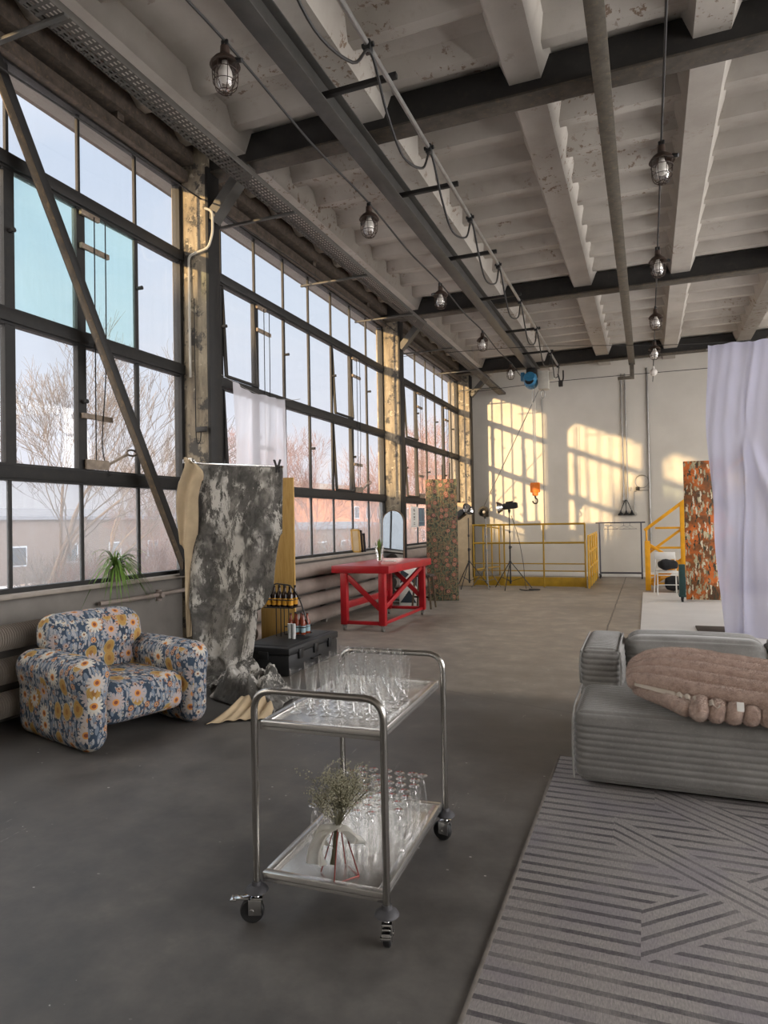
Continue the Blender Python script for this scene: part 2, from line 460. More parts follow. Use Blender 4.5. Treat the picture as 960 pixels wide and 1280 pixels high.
# rust panel with brushed leaves
t = NT('rust_leaf_print'); uv = t.scale(t.uv(), (1.25, 1.25, 1))
n = t.noise(uv, 1.5, 5, .65)
c = t.ramp(n, [(.36, '#4A3420'), (.47, '#7E4A1E'), (.56, '#C0621F'), (.75, '#D07A30')])
for k, (rot, sd) in enumerate(((.6, 1.0), (-.8, 5.0), (1.35, 9.0), (-.2, 13.0))):
    v = t.scale(uv, (1, .3, 1), (sd, sd * .7, 0), (0, 0, rot))
    v = t.vmath('ADD', v, t.comb(t.math('MULTIPLY', t.noise(uv, 9, 3), .12), t.math('MULTIPLY', t.noise(uv, 13, 3), .06), 0))[0]
    mk, q, rn, on, r = flower(t, v, 15, 2, .36, .4, sd, .55)
    keep = t.step(t.noise(t.vmath('ADD', uv, (sd, 0, 0))[0], 2.3, 2), .42, .5)
    c = t.mix(t.math('MULTIPLY', mk, keep), c, t.ramp(rn, [(.3, '#3A3524'), (.45, '#BDB593'), (.7, '#8E8766'), (.85, '#CFC8AE')]))
M['rust_print'] = t.done(t.bsdf(c, .65))

# painted photo backdrop
t = NT('mottled_canvas'); p = t.obj()
a = t.noise(t.scale(p, (1, 1, .7)), 2.6, 8, .72, .35); b = t.noise(t.scale(p, (1.2, 1, .5)), 5.0, 8, .8, .3); g = t.noise(p, 1.7, 4)
c = t.ramp(a, [(.36, '#383633'), (.47, '#4C4A46'), (.54, '#5F5C58'), (.6, '#7D7973'), (.72, '#57544F')])
c = t.mix(t.math('MULTIPLY', t.step(b, .48, .53), t.step(g, .43, .52)), c, '#BAB6AF')
c = t.mix(t.math('MULTIPLY', t.step(t.noise(t.scale(p, (1.6, 1, .8)), 7, 8, .8, .2), .55, .6), .8), c, '#33312E')
M['backdrop'] = t.done(t.bsdf(c, .85, 0, t.bump(t.noise(p, 9, 5), .3, .01)))

# corduroy
t = NT('grey_corduroy'); p = t.pos()
c = t.ramp(t.noise(p, 3.5, 5, .65), [(.3, '#6C6A67'), (.7, '#84827F')])
c = t.mix(t.math('MULTIPLY', t.step(t.noise(p, 70, 3), .55, .7), .25), c, '#979490')
M['corduroy'] = t.done(t.bsdf(c, .95, 0, t.bump(t.noise(p, 130, 3), .35, .004), Sheen_Weight=.4, Sheen_Roughness=.5))
M['piping'] = plain('grey_piping', '#8C8A87', .85, 0, .1, 20)

# rug
t = NT('rug_chevrons'); p = t.pos(); s = t.sep(p)
jit = t.math('MULTIPLY', t.math('SUBTRACT', t.noise(p, 30, 2), .5), .006)
def stripes(v, pitch, w): return t.math('LESS_THAN', t.math('FRACT', t.math('DIVIDE', t.math('ADD', v, jit), pitch)), w)
q1 = t.math('ADD', t.math('MULTIPLY', s[0], .65), t.math('MULTIPLY', s[1], .76))
q2 = t.math('ADD', t.math('MULTIPLY', s[0], -.67), t.math('MULTIPLY', s[1], .74))
def band(q, lo, hi, x0):
    a = t.math('MULTIPLY', t.math('GREATER_THAN', q, lo), t.math('LESS_THAN', q, hi))
    return t.math('MULTIPLY', a, t.math('GREATER_THAN', t.math('ADD', s[0], t.math('MULTIPLY', s[1], 0)), x0))
st = stripes(s[1], .078, .32)
d1 = stripes(q1, .062, .3); d2 = stripes(q2, .07, .28)
for q, dd, lo, hi, x0 in ((q1, d1, 3.02, 3.3, .0), (q2, d2, 1.93, 2.21, -.06), (q1, d1, 2.5, 2.73, -.2),
                          (q2, d2, 1.0, 1.27, -.1), (q1, d1, 1.55, 1.82, .35), (q1, d1, 3.9, 4.2, .5)):
    b = band(q, lo, hi, x0)
    st = t.math('ADD', t.math('MULTIPLY', st, t.math('SUBTRACT', 1, b)), t.math('MULTIPLY', dd, b))
wear = t.step(t.noise(p, 1.3, 6, .7), .3, .62)
weft = t.noise(t.scale(p, (60, 14, 1)), 3, 3); sp = t.noise(p, 120, 2)
base = t.ramp(weft, [(.3, '#868180'), (.7, '#A59F9B')])
base = t.mix(t.math('MULTIPLY', t.step(t.noise(p, 2.4, 4), .45, .65), .35), base, '#7A7482')
dark = t.mix(t.math('MULTIPLY', sp, .5), '#3B383D', '#5A565B')
c = t.mix(t.math('MULTIPLY', st, t.math('MULTIPLY', t.math('ADD', .25, t.math('MULTIPLY', wear, .65)), t.math('ADD', .55, t.math('MULTIPLY', sp, .8)))), base, dark)
M['rug'] = t.done(t.bsdf(c, .95, 0, t.bump(weft, .3, .003)))
M['rug_edge'] = plain('rug_binding', '#6B655F', .9, 0, .2, 20)

t = NT('taupe_fur'); p = t.pos()
c = t.ramp(t.noise(p, 22, 4, .7), [(.3, '#A58C7F'), (.5, '#C0A799'), (.75, '#D8C3B6')])
M['fur'] = t.done(t.bsdf(c, .95, 0, t.bump(t.noise(p, 140, 4, .7), .8, .008), Sheen_Weight=.5))

def sheer(name, col, clear):
    t = NT(name); p = t.pos()
    tr = t.n('ShaderNodeBsdfTransparent')
    a = t.n('ShaderNodeBsdfDiffuse'); t.put(a.inputs[0], col); b = t.n('ShaderNodeBsdfTranslucent'); t.put(b.inputs[0], col)
    m = t.n('ShaderNodeMixShader'); m.inputs[0].default_value = .5; t.put(m.inputs[1], a.outputs[0]); t.put(m.inputs[2], b.outputs[0])
    m2 = t.n('ShaderNodeMixShader'); m2.inputs[0].default_value = 1 - clear; t.put(m2.inputs[1], tr.outputs[0]); t.put(m2.inputs[2], m.outputs[0])
    M[name] = t.done(m2.outputs[0])
sheer('voile', '#CDCDE2', .14)
sheer('voile_thin', '#DDDCE2', .3)

t = NT('mirror_glass'); M['mirror'] = t.done(t.bsdf('#D9DEDF', .04, 1.0))
t = NT('perforated_tray'); p = t.pos(); s = t.sep(p)
hx = t.math('FRACT', t.math('MULTIPLY', s[0], 28)); hy = t.math('FRACT', t.math('MULTIPLY', s[1], 16))
hole = t.math('MULTIPLY', t.math('LESS_THAN', t.math('ABSOLUTE', t.math('SUBTRACT', hx, .5)), .26), t.math('LESS_THAN', t.math('ABSOLUTE', t.math('SUBTRACT', hy, .5)), .3))
tb = t.bsdf('#4A4641', .6, .3); tt = t.n('ShaderNodeBsdfTransparent')
mm = t.n('ShaderNodeMixShader'); t.put(mm.inputs[0], hole); t.put(mm.inputs[1], tb); t.put(mm.inputs[2], tt.outputs[0])
M['tray_perf'] = t.done(mm.outputs[0])
M['tray'] = plain('tray_lip', '#4E4A45', .55, .3, .15, 6)

# outdoors
def brick(name, c1, c2, mort, sc=3.2):
    t = NT(name); p = t.pos(); s = t.sep(p)
    b = t.n('ShaderNodeTexBrick'); t.put(b.inputs['Vector'], t.comb(t.math('ADD', s[0], s[1]), s[2])); b.inputs['Scale'].default_value = sc
    t.put(b.inputs['Color1'], c1); t.put(b.inputs['Color2'], c2); t.put(b.inputs['Mortar'], mort)
    c = t.mix(t.math('MULTIPLY', t.noise(p, .6, 5), .5), b.outputs['Color'], c2)
    M[name] = t.done(t.bsdf(c, .9))
brick('brick_red', '#8A5440', '#9A6A54', '#8A7566')
brick('brick_brown', '#564A45', '#635751', '#625A55')
M['roof_grey'] = plain('roof_grey', '#5E6068', .7, 0, .15, 1)
M['out_wall'] = plain('render_grey', '#9AA0A8', .8, 0, .1, 1)
M['dark_pane'] = plain('dark_pane', '#3A4048', .2, 0, .2, 1)
t = NT('snowy_ground'); p = t.pos()
n = t.noise(p, .35, 6, .65)
c = t.ramp(n, [(.36, '#8E6F5F'), (.45, '#A8988E'), (.54, '#D4D3D8'), (.8, '#E2E2E8')])
M['snow'] = t.done(t.bsdf(c, .9))
M['bark'] = plain('bark', '#6B5A4C', .9, 0, .25, 2)
M['twig_red'] = plain('reddish_twigs', '#6A4E45', .9, 0, .25, 1)
M['twig_grey'] = plain('greyish_twigs', '#5F564F', .9, 0, .25, 1)

M['blue_grey'] = plain('slate_blue_paper', '#5C6C7C', .7, 0, .1)
M['yellow_bright'] = plain('bright_yellow_paint', '#E3A21C', .45, 0, .12, 6)

sheer('ribbon', '#D9D6CE', .08)
# ------------------------------------------------------------------ the hall
XG, YB, XR, YF = -5.0, 19.2, 7.5, -3.4        # glazing line, far wall, right wall, wall behind the camera
ZC = 6.02
ST(MB().box((-5.25, YF, -.25), (XR + .25, YB + .25, 0)), 'floor', M['floor'])

# ribbed whitewashed ceiling
mb = MB().box((-5.25, YF, ZC), (XR + .25, YB + .25, ZC + .2))
for xc in (-4.28, -2.6, -1.0, .61, 2.22, 3.83, 5.44, 7.05):
    mb.prism([(xc - .15, 5.78), (xc + .15, 5.78), (xc + .25, ZC + .01), (xc - .25, ZC + .01)], YF, YB, 'y')
beams = [(.1, .35), (6.38, 6.62), (12.45, 12.7), (17.95, 18.2)]
k = -17
while True:
    yc = 7.45 + .66 * k; k += 1
    if yc > YB - .3: break
    if any(a - .25 < yc < b + .25 for a, b in beams) or (yc < 6 and k % 2): continue
    mb.prism([(yc - .06, 5.90), (yc + .06, 5.90), (yc + .24, ZC + .01), (yc - .24, ZC + .01)], -5.0, XR, 'x')
ST(mb, 'ceiling', M['ceiling'])

# cross beams : black web, worn bottom flange
for i, (a, b) in enumerate(beams):
    bm_ = thing('roof_beam', 'black steel roof beam', 'beam', kind='structure')
    c = (a + b) / 2
    MB().box((-5.0, c - .1, 5.675), (XR, c + .1, 5.99)).build('web', M['beam_black'], bm_)
    MB().cbox((-5.0, a, 5.65), (XR, b, 5.675), .004).build('flange', M['beam_flange'], bm_)

# glazed wall : low wall under the windows, lintel, end panel
mb = MB().box((-5.3, YF, 0), (-5.02, YB, 1.03)).box((-5.3, YF, 5.62), (-5.02, YB, ZC)).box((-5.3, 18.6, 1.03), (-5.02, YB, 5.62))
ST(mb, 'wall_left', M['wall_low'])
ST(MB().cbox((-5.14, YF, 1.02), (-4.86, YB, 1.06), .006), 'trim_1', M['sill'])
# rough lintel with a slot, and the edge beam over it
ST(MB().cbox((-5.04, YF, 5.57), (-4.86, YB, 5.70), .01), 'trim_2', M['lintel_rough'])
mb = MB().cbox((-5.04, YF, 5.76), (-4.78, YB, 5.98), .015)
for y in (-2, 1.2, 3.1, 5.2, 7.2, 9.4, 11.6, 13.5, 15.6, 17.5): mb.box((-5.0, y, 5.69), (-4.84, y + .09, 5.77))
ST(mb, 'trim_3', M['lintel_rough'])
for (y0, y1) in ((0.0, .2), (6.32, 6.52), (12.63, 12.85), (18.4, 18.62)):
    col = thing('column', 'painted column between the windows', 'column', kind='structure')
    MB().cbox((-5.1, y0, 0), (-4.62, y1, 5.99), .008).build('shaft', M['column'], col)
    MB().cbox((-4.63, y0 + .0, 0), (-4.59, y1 + .02, 5.7), .004).build('steel_edge', M['frame_steel'], col)
    MB().bar((-4.6, (y0 + y1) / 2, 5.12), (-4.1, (y0 + y1) / 2 + .0, 5.66), .16, .12).build('knee_brace', M['girder_grey'], col)

# back, right and front walls
ST(MB().box((-5.3, YB, 0), (XR + .25, YB + .25, ZC)), 'wall_back', M['wall'])
ST(MB().cbox((-5.0, YB - .03, 0), (XR, YB, .12), .004), 'baseboard_back', M['white'])
def wall_with_openings(name, axis, pos, th, a0, a1, ops, z0, z1):
    mb = MB()
    def bx(p, q, za, zb):
        if axis == 'x': mb.box((pos, p, za), (pos + th, q, zb))
        else: mb.box((p, pos, za), (q, pos + th, zb))
    bx(a0, a1, 0, z0); bx(a0, a1, z1, ZC); prev = a0
    for p, q in ops: bx(prev, p, z0, z1); prev = q
    bx(prev, a1, z0, z1)
    return ST(mb, name, M['wall'])
ops_r = [(-3, 0), (.4, 6.1), (6.7, 12.3), (12.9, 17.6)]  # window openings added in the unseen right wall to let in fill light
ops_f = []
wall_with_openings('wall_right', 'x', XR, .25, YF, YB, ops_r, 1.05, 5.58)
wall_with_openings('wall_front', 'y', YF - .25, .25, -5.3, XR + .25, ops_f, .9, 5.58)

# eaves over the windows and roof
ST(MB().box((-5.48, YF - .5, 5.72), (-5.28, YB + .5, 5.9)), 'trim_4', M['lintel_rough'])

# ------------------------------------------------------------------ steel windows
ROWS = [(1.06, 2.03), (2.14, 3.33), (3.46, 4.66), (4.77, 5.58)]
def window(idx, y0, y1, mull, tinted=(), thick=(), openers=(), ajar=()):
    w = thing('window_%d' % idx, kind='structure')
    fr = MB()
    x0, x1 = XG - .05, XG + .05
    fr.box((x0, y0, 1.055), (x1, y1, 1.10)); fr.box((x0, y0, 5.55), (x1, y1, 5.6))
    for z in (2.08, 3.395, 4.715):
        fr.cbox((x0 - .01, y0, z - .055), (x1 + .02, y1, z + .055), .006)
        fr.box((x0 + .02, y0, z - .075), (x1 - .01, y1, z + .075))
    fr.box((x0, y0, 1.06), (x1, y0 + .05, 5.58)); fr.box((x0, y1 - .05, 1.06), (x1, y1, 5.58))
    fr.build('frame', M['frame_steel'], w)
    mu = MB()
    for i, y in enumerate(mull):
        for r, (za, zb) in enumerate(ROWS):
            h = .014
            if r in (1, 2): h = .05 if i in thick else .024
            d_ = .03 if i in thick and r in (1, 2) else .016
            mu.box((XG - d_, y - h, za - .03), (XG + d_, y + h, zb + .03))
    mu.build('mullion', M['frame_steel'], w)
    ys = [y0] + list(mull) + [y1]
    cl, gr, tq, lw = MB(), MB(), MB(), MB()
    for i in range(len(ys) - 1):
        for r, (za, zb) in enumerate(ROWS):
            tgt = tq if (i, r) in tinted else gr if r == 0 else cl
            if tgt is gr: pass
            tgt.box((XG - .003, ys[i], za - .03), (XG + .003, ys[i+1], zb + .03))
    cl.build('glazing', M['pane_clear'], w, label='clear glazing')
    gr.build('glazing', M['pane_grimy'], w, label='grimy frosted glazing of the bottom row')
    if tq.v: tq.build('glazing', M['pane_turquoise'], w, label='turquoise tinted glazing')
    k = MB()
    for i, y in enumerate(mull):
        for r in (1, 2):
            za, zb = ROWS[r]; z = za + (zb - za) * .55
            if (i + r) % 2 == 0: k.cyl((XG + .02, y, z), (XG + .09, y, z), .018, .022, 8)
    k.build('catch', M['frame_steel'], w)
    for i, r in ajar:               # a pane frame swung inwards at its foot
        za, zb = ROWS[r]; ya, yb = ys[i] + .03, ys[i+1] - .03; s_ = MB(); sw = .055
        for a, b in (((XG, ya, zb), (XG + sw, ya, za + .03)), ((XG, yb, zb), (XG + sw, yb, za + .03)), ((XG + sw, ya, za + .03), (XG + sw, yb, za + .03)), ((XG, ya, zb), (XG, yb, zb))): s_.bar(a, b, .04, .03)
        s_.build('sash', M['frame_steel'], w, smooth=0)
    for y in openers:
        for (z, ln) in ((4.28, .3), (2.66, .32), (4.6, .18)):
            MB().cbox((XG + .04, y - .05, z - .025), (XG + .075, y + ln, z + .025), .004).build('opener_arm', M['opener'], w)
        MB().bar((XG + .06, y - .02, 2.2), (XG + .1, y + .22, 2.2), .03, .09).bar((XG + .1, y + .2, 2.2), (XG + .12, y + .46, 2.33), .025, .025)\
            .tube([(XG + .12, y + .46 + .07 * math.cos(a) + .06, 2.35 + .03 * math.sin(a)) for a in [i * PI / 6 for i in range(12)]], .01, 6, True).build('opener_lever', M['opener'], w)
        MB().tube([(XG + .08, y + .1, 4.6), (XG + .08, y + .09, 2.18)], .006, 5).tube(smooth_path([(XG + .08, y + .24, 4.6), (XG + .08, y + .23, 3.2), (XG + .08, y + .17, 2.4), (XG + .09, y + .26, 2.1)]), .006, 5).build('opener_cord', M['cable'], w)
    return w
window(1, YF, 0.0, [-2.6, -1.8, -1.0, -.4])
window(2, .2, 6.32, [.97, 1.75, 2.52, 3.3, 4.07, 4.84, 5.6], tinted=((5, 2), (6, 2)), thick=(1, 3, 4, 5), openers=(4.86,))
window(3, 6.52, 12.63, [7.12, 7.91, 8.70, 9.49, 10.31, 11.1, 11.85], thick=(1, 5), openers=(7.93, 11.12), ajar=((1, 1), (5, 1), (5, 2), (1, 2)))
window(4, 12.85, 18.4, [13.2, 13.95, 14.77, 15.57, 16.3, 17.02, 17.8], thick=(2, 5), openers=(14.8, 17.04), ajar=((2, 1), (2, 2)))
def added_window(idx, axis, pos, a0, a1, z0, z1):  # frames and panes for the added fill-light openings
    w = thing('window_%d' % idx, kind='structure')
    fr = MB(); n = 7
    def bx(p, q, za, zb, d):
        if axis == 'x': fr.box((pos - d, p, za), (pos + d, q, zb))
        else: fr.box((p, pos - d, za), (q, pos + d, zb))
    for z in (z0, z0 + 1, z0 + 2.3, z0 + 3.6, z1): bx(a0, a1, z - .04, z + .04, .04)
    for i in range(n + 1):
        a = a0 + (a1 - a0) * i / n; bx(a - .03, a + .03, z0, z1, .035)
    fr.build('frame', M['frame_steel'], w)
    fr = MB(); bx(a0, a1, z0, z1, .003); fr.build('glazing', M['pane_clear'], w)
for i, (a, b) in enumerate(ops_r): added_window(5 + i, 'x', XR + .12, a, b, 1.05, 5.58)
for i, (a, b) in enumerate(ops_f): added_window(9 + i, 'y', YF - .12, a, b, .9, 5.58)
# roof over the hall
ST(MB().box((-5.6, YF - .6, ZC + .2), (XR + .6, YB + .6, ZC + .4)), 'trim_5', M['roof_grey'])
# ------------------------------------------------------------------ serving trolley
def fillet(pts, r, n=6):
    """polyline with rounded corners"""
    P = [V(p) for p in pts]; out = [P[0]]
    for i in range(1, len(P) - 1):
        a = (P[i-1] - P[i]).normalized(); b = (P[i+1] - P[i]).normalized()
        p0 = P[i] + a * r; p1 = P[i] + b * r
        for j in range(n + 1):
            t = j / n; out.append((1-t)**2 * p0 + 2*t*(1-t) * P[i] + t*t * p1)
    out.append(P[-1]); return out
TX0, TX1, TY0, TY1 = -1.50, -.945, 2.335, 3.225
trolley = thing('serving_trolley', 'stainless steel two shelf serving trolley on castors in the middle of the floor', 'trolley', ((TX0 + TX1) / 2 - .015, (TY0 + TY1) / 2, 0), .035)
hx, hy = (TX1 - TX0) / 2, (TY1 - TY0) / 2
for sy in (-1, 1):
    MB().tube(fillet([(-hx, sy*hy, .13), (-hx, sy*hy, .93), (hx, sy*hy, .93), (hx, sy*hy, .13)], .085, 10), .0145, 14).build('end_frame', M['steel'], trolley)
for z in (.80, .19):
    mb = MB()
    x, y = hx - .016, hy - .016
    mb.cbox((-x, -y, z - .022), (x, y, z - .012), .003)
    for a, b in (((-x, -y), (x, -y + .035)), ((-x, y - .035), (x, y)), ((-x, -y + .035), (-x + .035, y - .035)), ((x - .035, -y + .035), (x, y - .035))):
        mb.cbox((a[0], a[1], z - .034), (b[0], b[1], z + .004), .004)
    mb.build('shelf', M['steel_tray'], trolley)
for sx in (-1, 1):
    for sy in (-1, 1):
        c = thing('castor'); c.parent = trolley; c.location = (sx*hx, sy*hy, 0)
        ang = {(-1,-1): 1.9, (1,-1): .25, (1,1): 1.3, (-1,1): .9}[(sx, sy)]
        Rz = Matrix.Rotation(ang, 4, 'Z')
        MB().lathe([(.0, .165), (.018, .165), (.021, .15), (.042, .138), (.047, .128), (.04, .122), (.0, .12)], 24).build('bumper', M['rubber_grey'], c)
        MB().cyl((0, 0, .125), (0, 0, .1), .012).cbox((-.02, -.024, .092), (.02, .024, .103), .003, Rz)\
            .cbox((-.021, -.02, .035), (-.017, .032, .096), .0015, Rz).cbox((.017, -.02, .035), (.021, .032, .096), .0015, Rz)\
            .build('fork', M['chrome'], c)
        if sy < 0 and sx < 0:
            MB().cbox((-.016, .03, .094), (.016, .085, .102), .002, Rz).cbox((-.02, .08, .09), (.02, .105, .099), .002, Rz).build('brake_pedal', M['chrome'], c)
        elif sy < 0:
            MB().cbox((-.016, -.062, .082), (.016, -.02, .09), .002, Rz).cbox((-.02, -.075, .074), (.02, -.055, .083), .002, Rz).build('brake_pedal', M['chrome'], c)
        Mx = Rz @ Matrix.Translation((0, .02, .048)) @ Matrix.Rotation(R(90), 4, 'Y')
        MB().lathe([(.002, -.012), (.03, -.012), (.043, -.014), (.048, -.008), (.048, .008), (.043, .014), (.03, .012), (.002, .012)], 28, Mx).build('wheel', M['rubber_black'], c)
        MB().cyl(Mx @ V((0, 0, -.024)), Mx @ V((0, 0, .024)), .011).build('axle', M['chrome'], c)

# ------------------------------------------------------------------ flutes
def flute_mesh(up):
    prof = [(.0, .0), (.024, .0), (.0255, .002), (.022, .004), (.009, .009), (.006, .018), (.0065, .024), (.011, .03), (.0135, .045), (.0165, .075), (.0215, .13), (.0258, .1855), (.0255, .1865), (.0248, .1862)]
    if not up: prof = [(r, .186 - z) for r, z in prof]
    return MB().lathe([(max(r, 1e-4), z) for r, z in prof], 20)
nth = ['first', 'second', 'third', 'fourth', 'fifth', 'sixth', 'seventh', 'eighth', 'ninth', 'tenth', 'eleventh']
def flutes(name, up, z, rows, label, group):
    first = None
    for r, (y, xs) in enumerate(rows):
        for c, x in enumerate(xs):
            lb = label % (nth[r], nth[c])
            x2 = x - .015 - .035 * (y - 2.78); loc = (x2 + rnd.uniform(-.008, .008), y + rnd.uniform(-.007, .007), z)
            if first is None:
                first = flute_mesh(up).build(name, M['glassware'], None, loc, 60, None, lb, 'glass', group)
            else:
                o = first.copy(); COL.objects.link(o); o.location = loc; o.rotation_euler = (0, 0, rnd.uniform(0, 6)); o['label'] = lb
rows = []
for r in range(9):
    y = 2.54 + r * .067; n = 6 if r < 7 else 5
    rows.append((y, [-1.415 + c * .071 + (.034 if r % 2 else 0) for c in range(n)]))
flutes('flute_glass', True, .7895, rows, 'clear flute on upper trolley shelf, %s row from near handle, %s from left', 'upright flutes on the upper trolley shelf')
rows = []
for r in range(8):
    y = 2.62 + r * .068; n = 6 if r else 5
    rows.append((y, [-1.375 + c * .066 + (.03 if r % 2 else 0) for c in range(n)]))
flutes('flute_glass', False, .1795, rows, 'upturned clear flute on lower trolley shelf, %s row from the bouquet, %s from left', 'upturned flutes on the lower trolley shelf')

# ------------------------------------------------------------------ wire holder and gypsophila
gx, gy, gz = -1.19, 2.455, .179
gh = thing('wire_bud_holder', 'copper coloured geometric wire holder around the dried bouquet on the lower shelf', 'vase', (gx, gy, gz), .15)
q = [(.08, 0), (0, .08), (-.08, 0), (0, -.08)]; tp = [(.02, 0), (0, .02), (-.02, 0), (0, -.02)]
MB().tube([(a, b, .003) for a, b in q], .003, 6, True).build('base_ring', M['copper'], gh)
MB().tube([(a, b, .19) for a, b in tp], .003, 6, True).build('top_ring', M['copper'], gh)
for a, b in zip(q, tp): MB().tube([(a[0], a[1], .003), (b[0], b[1], .19)], .0028, 6).build('upright', M['copper'], gh)
bq = thing('dried_bouquet', 'bunch of dried gypsophila tied with a white ribbon, in the copper wire holder', 'flowers', (gx - .008, gy, gz)); bq.scale = (1.25, 1.25, 1.25)
st, fl = MB(), MB()
rg = random.Random(3)
for i in range(46):
    a = rg.uniform(0, 6.28); sp = rg.uniform(.02, .105) ; h = rg.uniform(.27, .365) - sp * .35
    top = V((math.cos(a) * sp + .012, math.sin(a) * sp, h)); neck = V((rg.uniform(-.009, .009), rg.uniform(-.009, .009), .15))
    foot = V((-.018 + rg.uniform(-.008, .008), rg.uniform(-.008, .008), .03))
    st.tube([foot, neck, neck.lerp(top, .55) + V((0, 0, .012)), top], [.0013, .0013, .001, .0007], 4)
    for j in range(9):
        b0 = neck.lerp(top, rg.uniform(.45, .95)); tip = b0 + V((rg.gauss(0, .022), rg.gauss(0, .022), rg.uniform(.005, .04)))
        st.tube([b0, tip], .0005, 3)
        for k in range(7):
            p = tip + V((rg.gauss(0, .007), rg.gauss(0, .007), rg.gauss(0, .007))); r = rg.uniform(.0016, .0032)
            fl.add([p + V((r, 0, 0)), p + V((-r, 0, 0)), p + V((0, r, 0)), p + V((0, -r, 0)), p + V((0, 0, r)), p + V((0, 0, -r))],
                   [(0,2,4),(2,1,4),(1,3,4),(3,0,4),(2,0,5),(1,2,5),(3,1,5),(0,3,5)])
M['stem'] = plain('dry_stem', '#5E5A45', .8, 0, .2, 30); M['blossom'] = plain('dry_blossom', '#98947D', .9, 0, .3, 40)
st.build('stems', M['stem'], bq); fl.build('blossoms', M['blossom'], bq, smooth=0, kind='stuff')
rb = MB()
def ribbon(pts, w0, w1, seed):
    P = smooth_path(pts, 6)
    def fn(u, v):
        i = min(len(P) - 1, int(round(v * (len(P) - 1)))); w = w0 + (w1 - w0) * v
        return P[i] + V(((u - .5) * w, .012 * math.sin(u * 9 + seed + v * 4), .006 * math.cos(u * 7 + seed)))
    rb.grid(fn, 10, len(P) - 1)
ribbon([(0, -.02, .155), (-.03, -.035, .14), (-.055, -.045, .09), (-.05, -.05, .045)], .03, .07, 0)
ribbon([(0, -.015, .155), (.03, .0, .15), (.06, .01, .12), (.055, .02, .095)], .03, .06, 2)
ribbon([(0, -.02, .16), (-.045, -.02, .15), (-.06, -.02, .12), (-.02, -.03, .1)], .025, .05, 4)
rb.tube([(.014 * math.cos(a * .5236), .014 * math.sin(a * .5236), .155) for a in range(12)], .006, 6, True)
rb.build('ribbon', M['ribbon'], bq, smooth=60)

# ------------------------------------------------------------------ rug
mb = MB().cbox((-.585, .6, .001), (2.7, 4.62, .012), .004)
rug = thing('area_rug', 'large grey rug with charcoal stripe and chevron pattern, under the corduroy sofa', 'rug', (0, 0, 0))
mb.build('pile', M['rug'], rug)
MB().cbox((-.597, .59, .001), (-.580, 4.63, .0135), .003).cbox((-.597, 4.613, .001), (2.7, 4.63, .0135), .003).build('binding', M['rug_edge'], rug)

# ------------------------------------------------------------------ corduroy sofa
def cord(pitch, amp):
    """horizontal ribs that run round a cushion: over front, top and back along y/z, up the ends by height"""
    def d(p, n):
        if abs(n.z) > .72: s = p.y
        else: s = p.z
        if .3 < abs(n.z) <= .72: s = p.z
        k = abs(math.sin(PI * s / pitch)) ** .5
        return p + n * amp * (k - .6)
    return d
def soft(dfun, c, h, bulge):
    def d(p, n):
        q = [max(0, 1 - ((p[i] - c[i]) / h[i]) ** 2) for i in range(3)]
        b = bulge * (abs(n.x) * q[1] * q[2] + abs(n.y) * q[0] * q[2] + abs(n.z) * q[0] * q[1])
        p2 = dfun(p, n); return p2 + n * b
    return d
def cushion(name, lo, hi, r, parent, pitch=.038, amp=.015, step=.0054, bulge=.02):
    c = [(lo[i] + hi[i]) / 2 for i in range(3)]; h = [(hi[i] - lo[i]) / 2 for i in range(3)]
    mb = MB()
    # fine steps across the ribs only
    def ax(i): return step if i > 0 else .05
    mb.rbox(lo, hi, r, step, soft(cord(pitch, amp), c, h, bulge)) if False else rboxa(mb, lo, hi, r, (.06, step, step), soft(cord(pitch, amp), c, h, bulge))
    return mb.build(name, M['corduroy'], parent, smooth=80)
def rboxa(s, lo, hi, r, steps, disp):
    c = V([(lo[i] + hi[i]) / 2 for i in range(3)]); h = V([(hi[i] - lo[i]) / 2 for i in range(3)])
    inner = h - V((r, r, r)); A = []
    for i in range(3):
        n = max(4, int(round(2 * inner[i] / steps[i]))); m = 7
        a = [-h[i] + r * (1 - math.cos(k / m * PI / 2)) for k in range(m)] + [-inner[i] + 2 * inner[i] * k / n for k in range(n + 1)] + [inner[i] + r * math.sin(k / m * PI / 2) for k in range(1, m + 1)]
        A.append(a)
    idx = {}; vs = []; fs = []
    def vid(p):
        key = tuple(round(x, 6) for x in p)
        if key not in idx:
            q = V([max(-inner[i], min(inner[i], p[i])) for i in range(3)]); d = V(p) - q
            nn = d.normalized() if d.length > 1e-9 else V((0, 0, 1))
            idx[key] = len(vs); vs.append(disp(q + nn * r + c, nn))
        return idx[key]
    for a, b, k in ((0, 1, 2), (1, 2, 0), (2, 0, 1)):
        for sgn in (-1, 1):
            for i in range(len(A[a]) - 1):
                for j in range(len(A[b]) - 1):
                    q = []
                    for (ii, jj) in ((i, j), (i+1, j), (i+1, j+1), (i, j+1)):
                        p = [0, 0, 0]; p[a] = A[a][ii]; p[b] = A[b][jj]; p[k] = sgn * h[k]; q.append(vid(p))
                    if sgn < 0: q.reverse()
                    if len(set(q)) > 2: fs.append(tuple(dict.fromkeys(q)))
    return s.add(vs, fs)
sofa = thing('corduroy_sofa', 'low grey wide wale corduroy sofa with a block arm, standing on the striped rug', 'sofa', (0, 0, .026))
cushion('seat', (-.44, 4.12, .01), (2.1, 5.25, .435), .075, sofa, bulge=.012)
cushion('armrest', (-.455, 4.79, .01), (-.19, 5.62, .675), .06, sofa, bulge=.014)
cushion('back_cushion', (-.18, 5.2, .3), (.745, 5.62, .70), .11, sofa, bulge=.015)
cushion('back_cushion', (.76, 5.2, .3), (1.9, 5.62, .70), .11, sofa, bulge=.015)
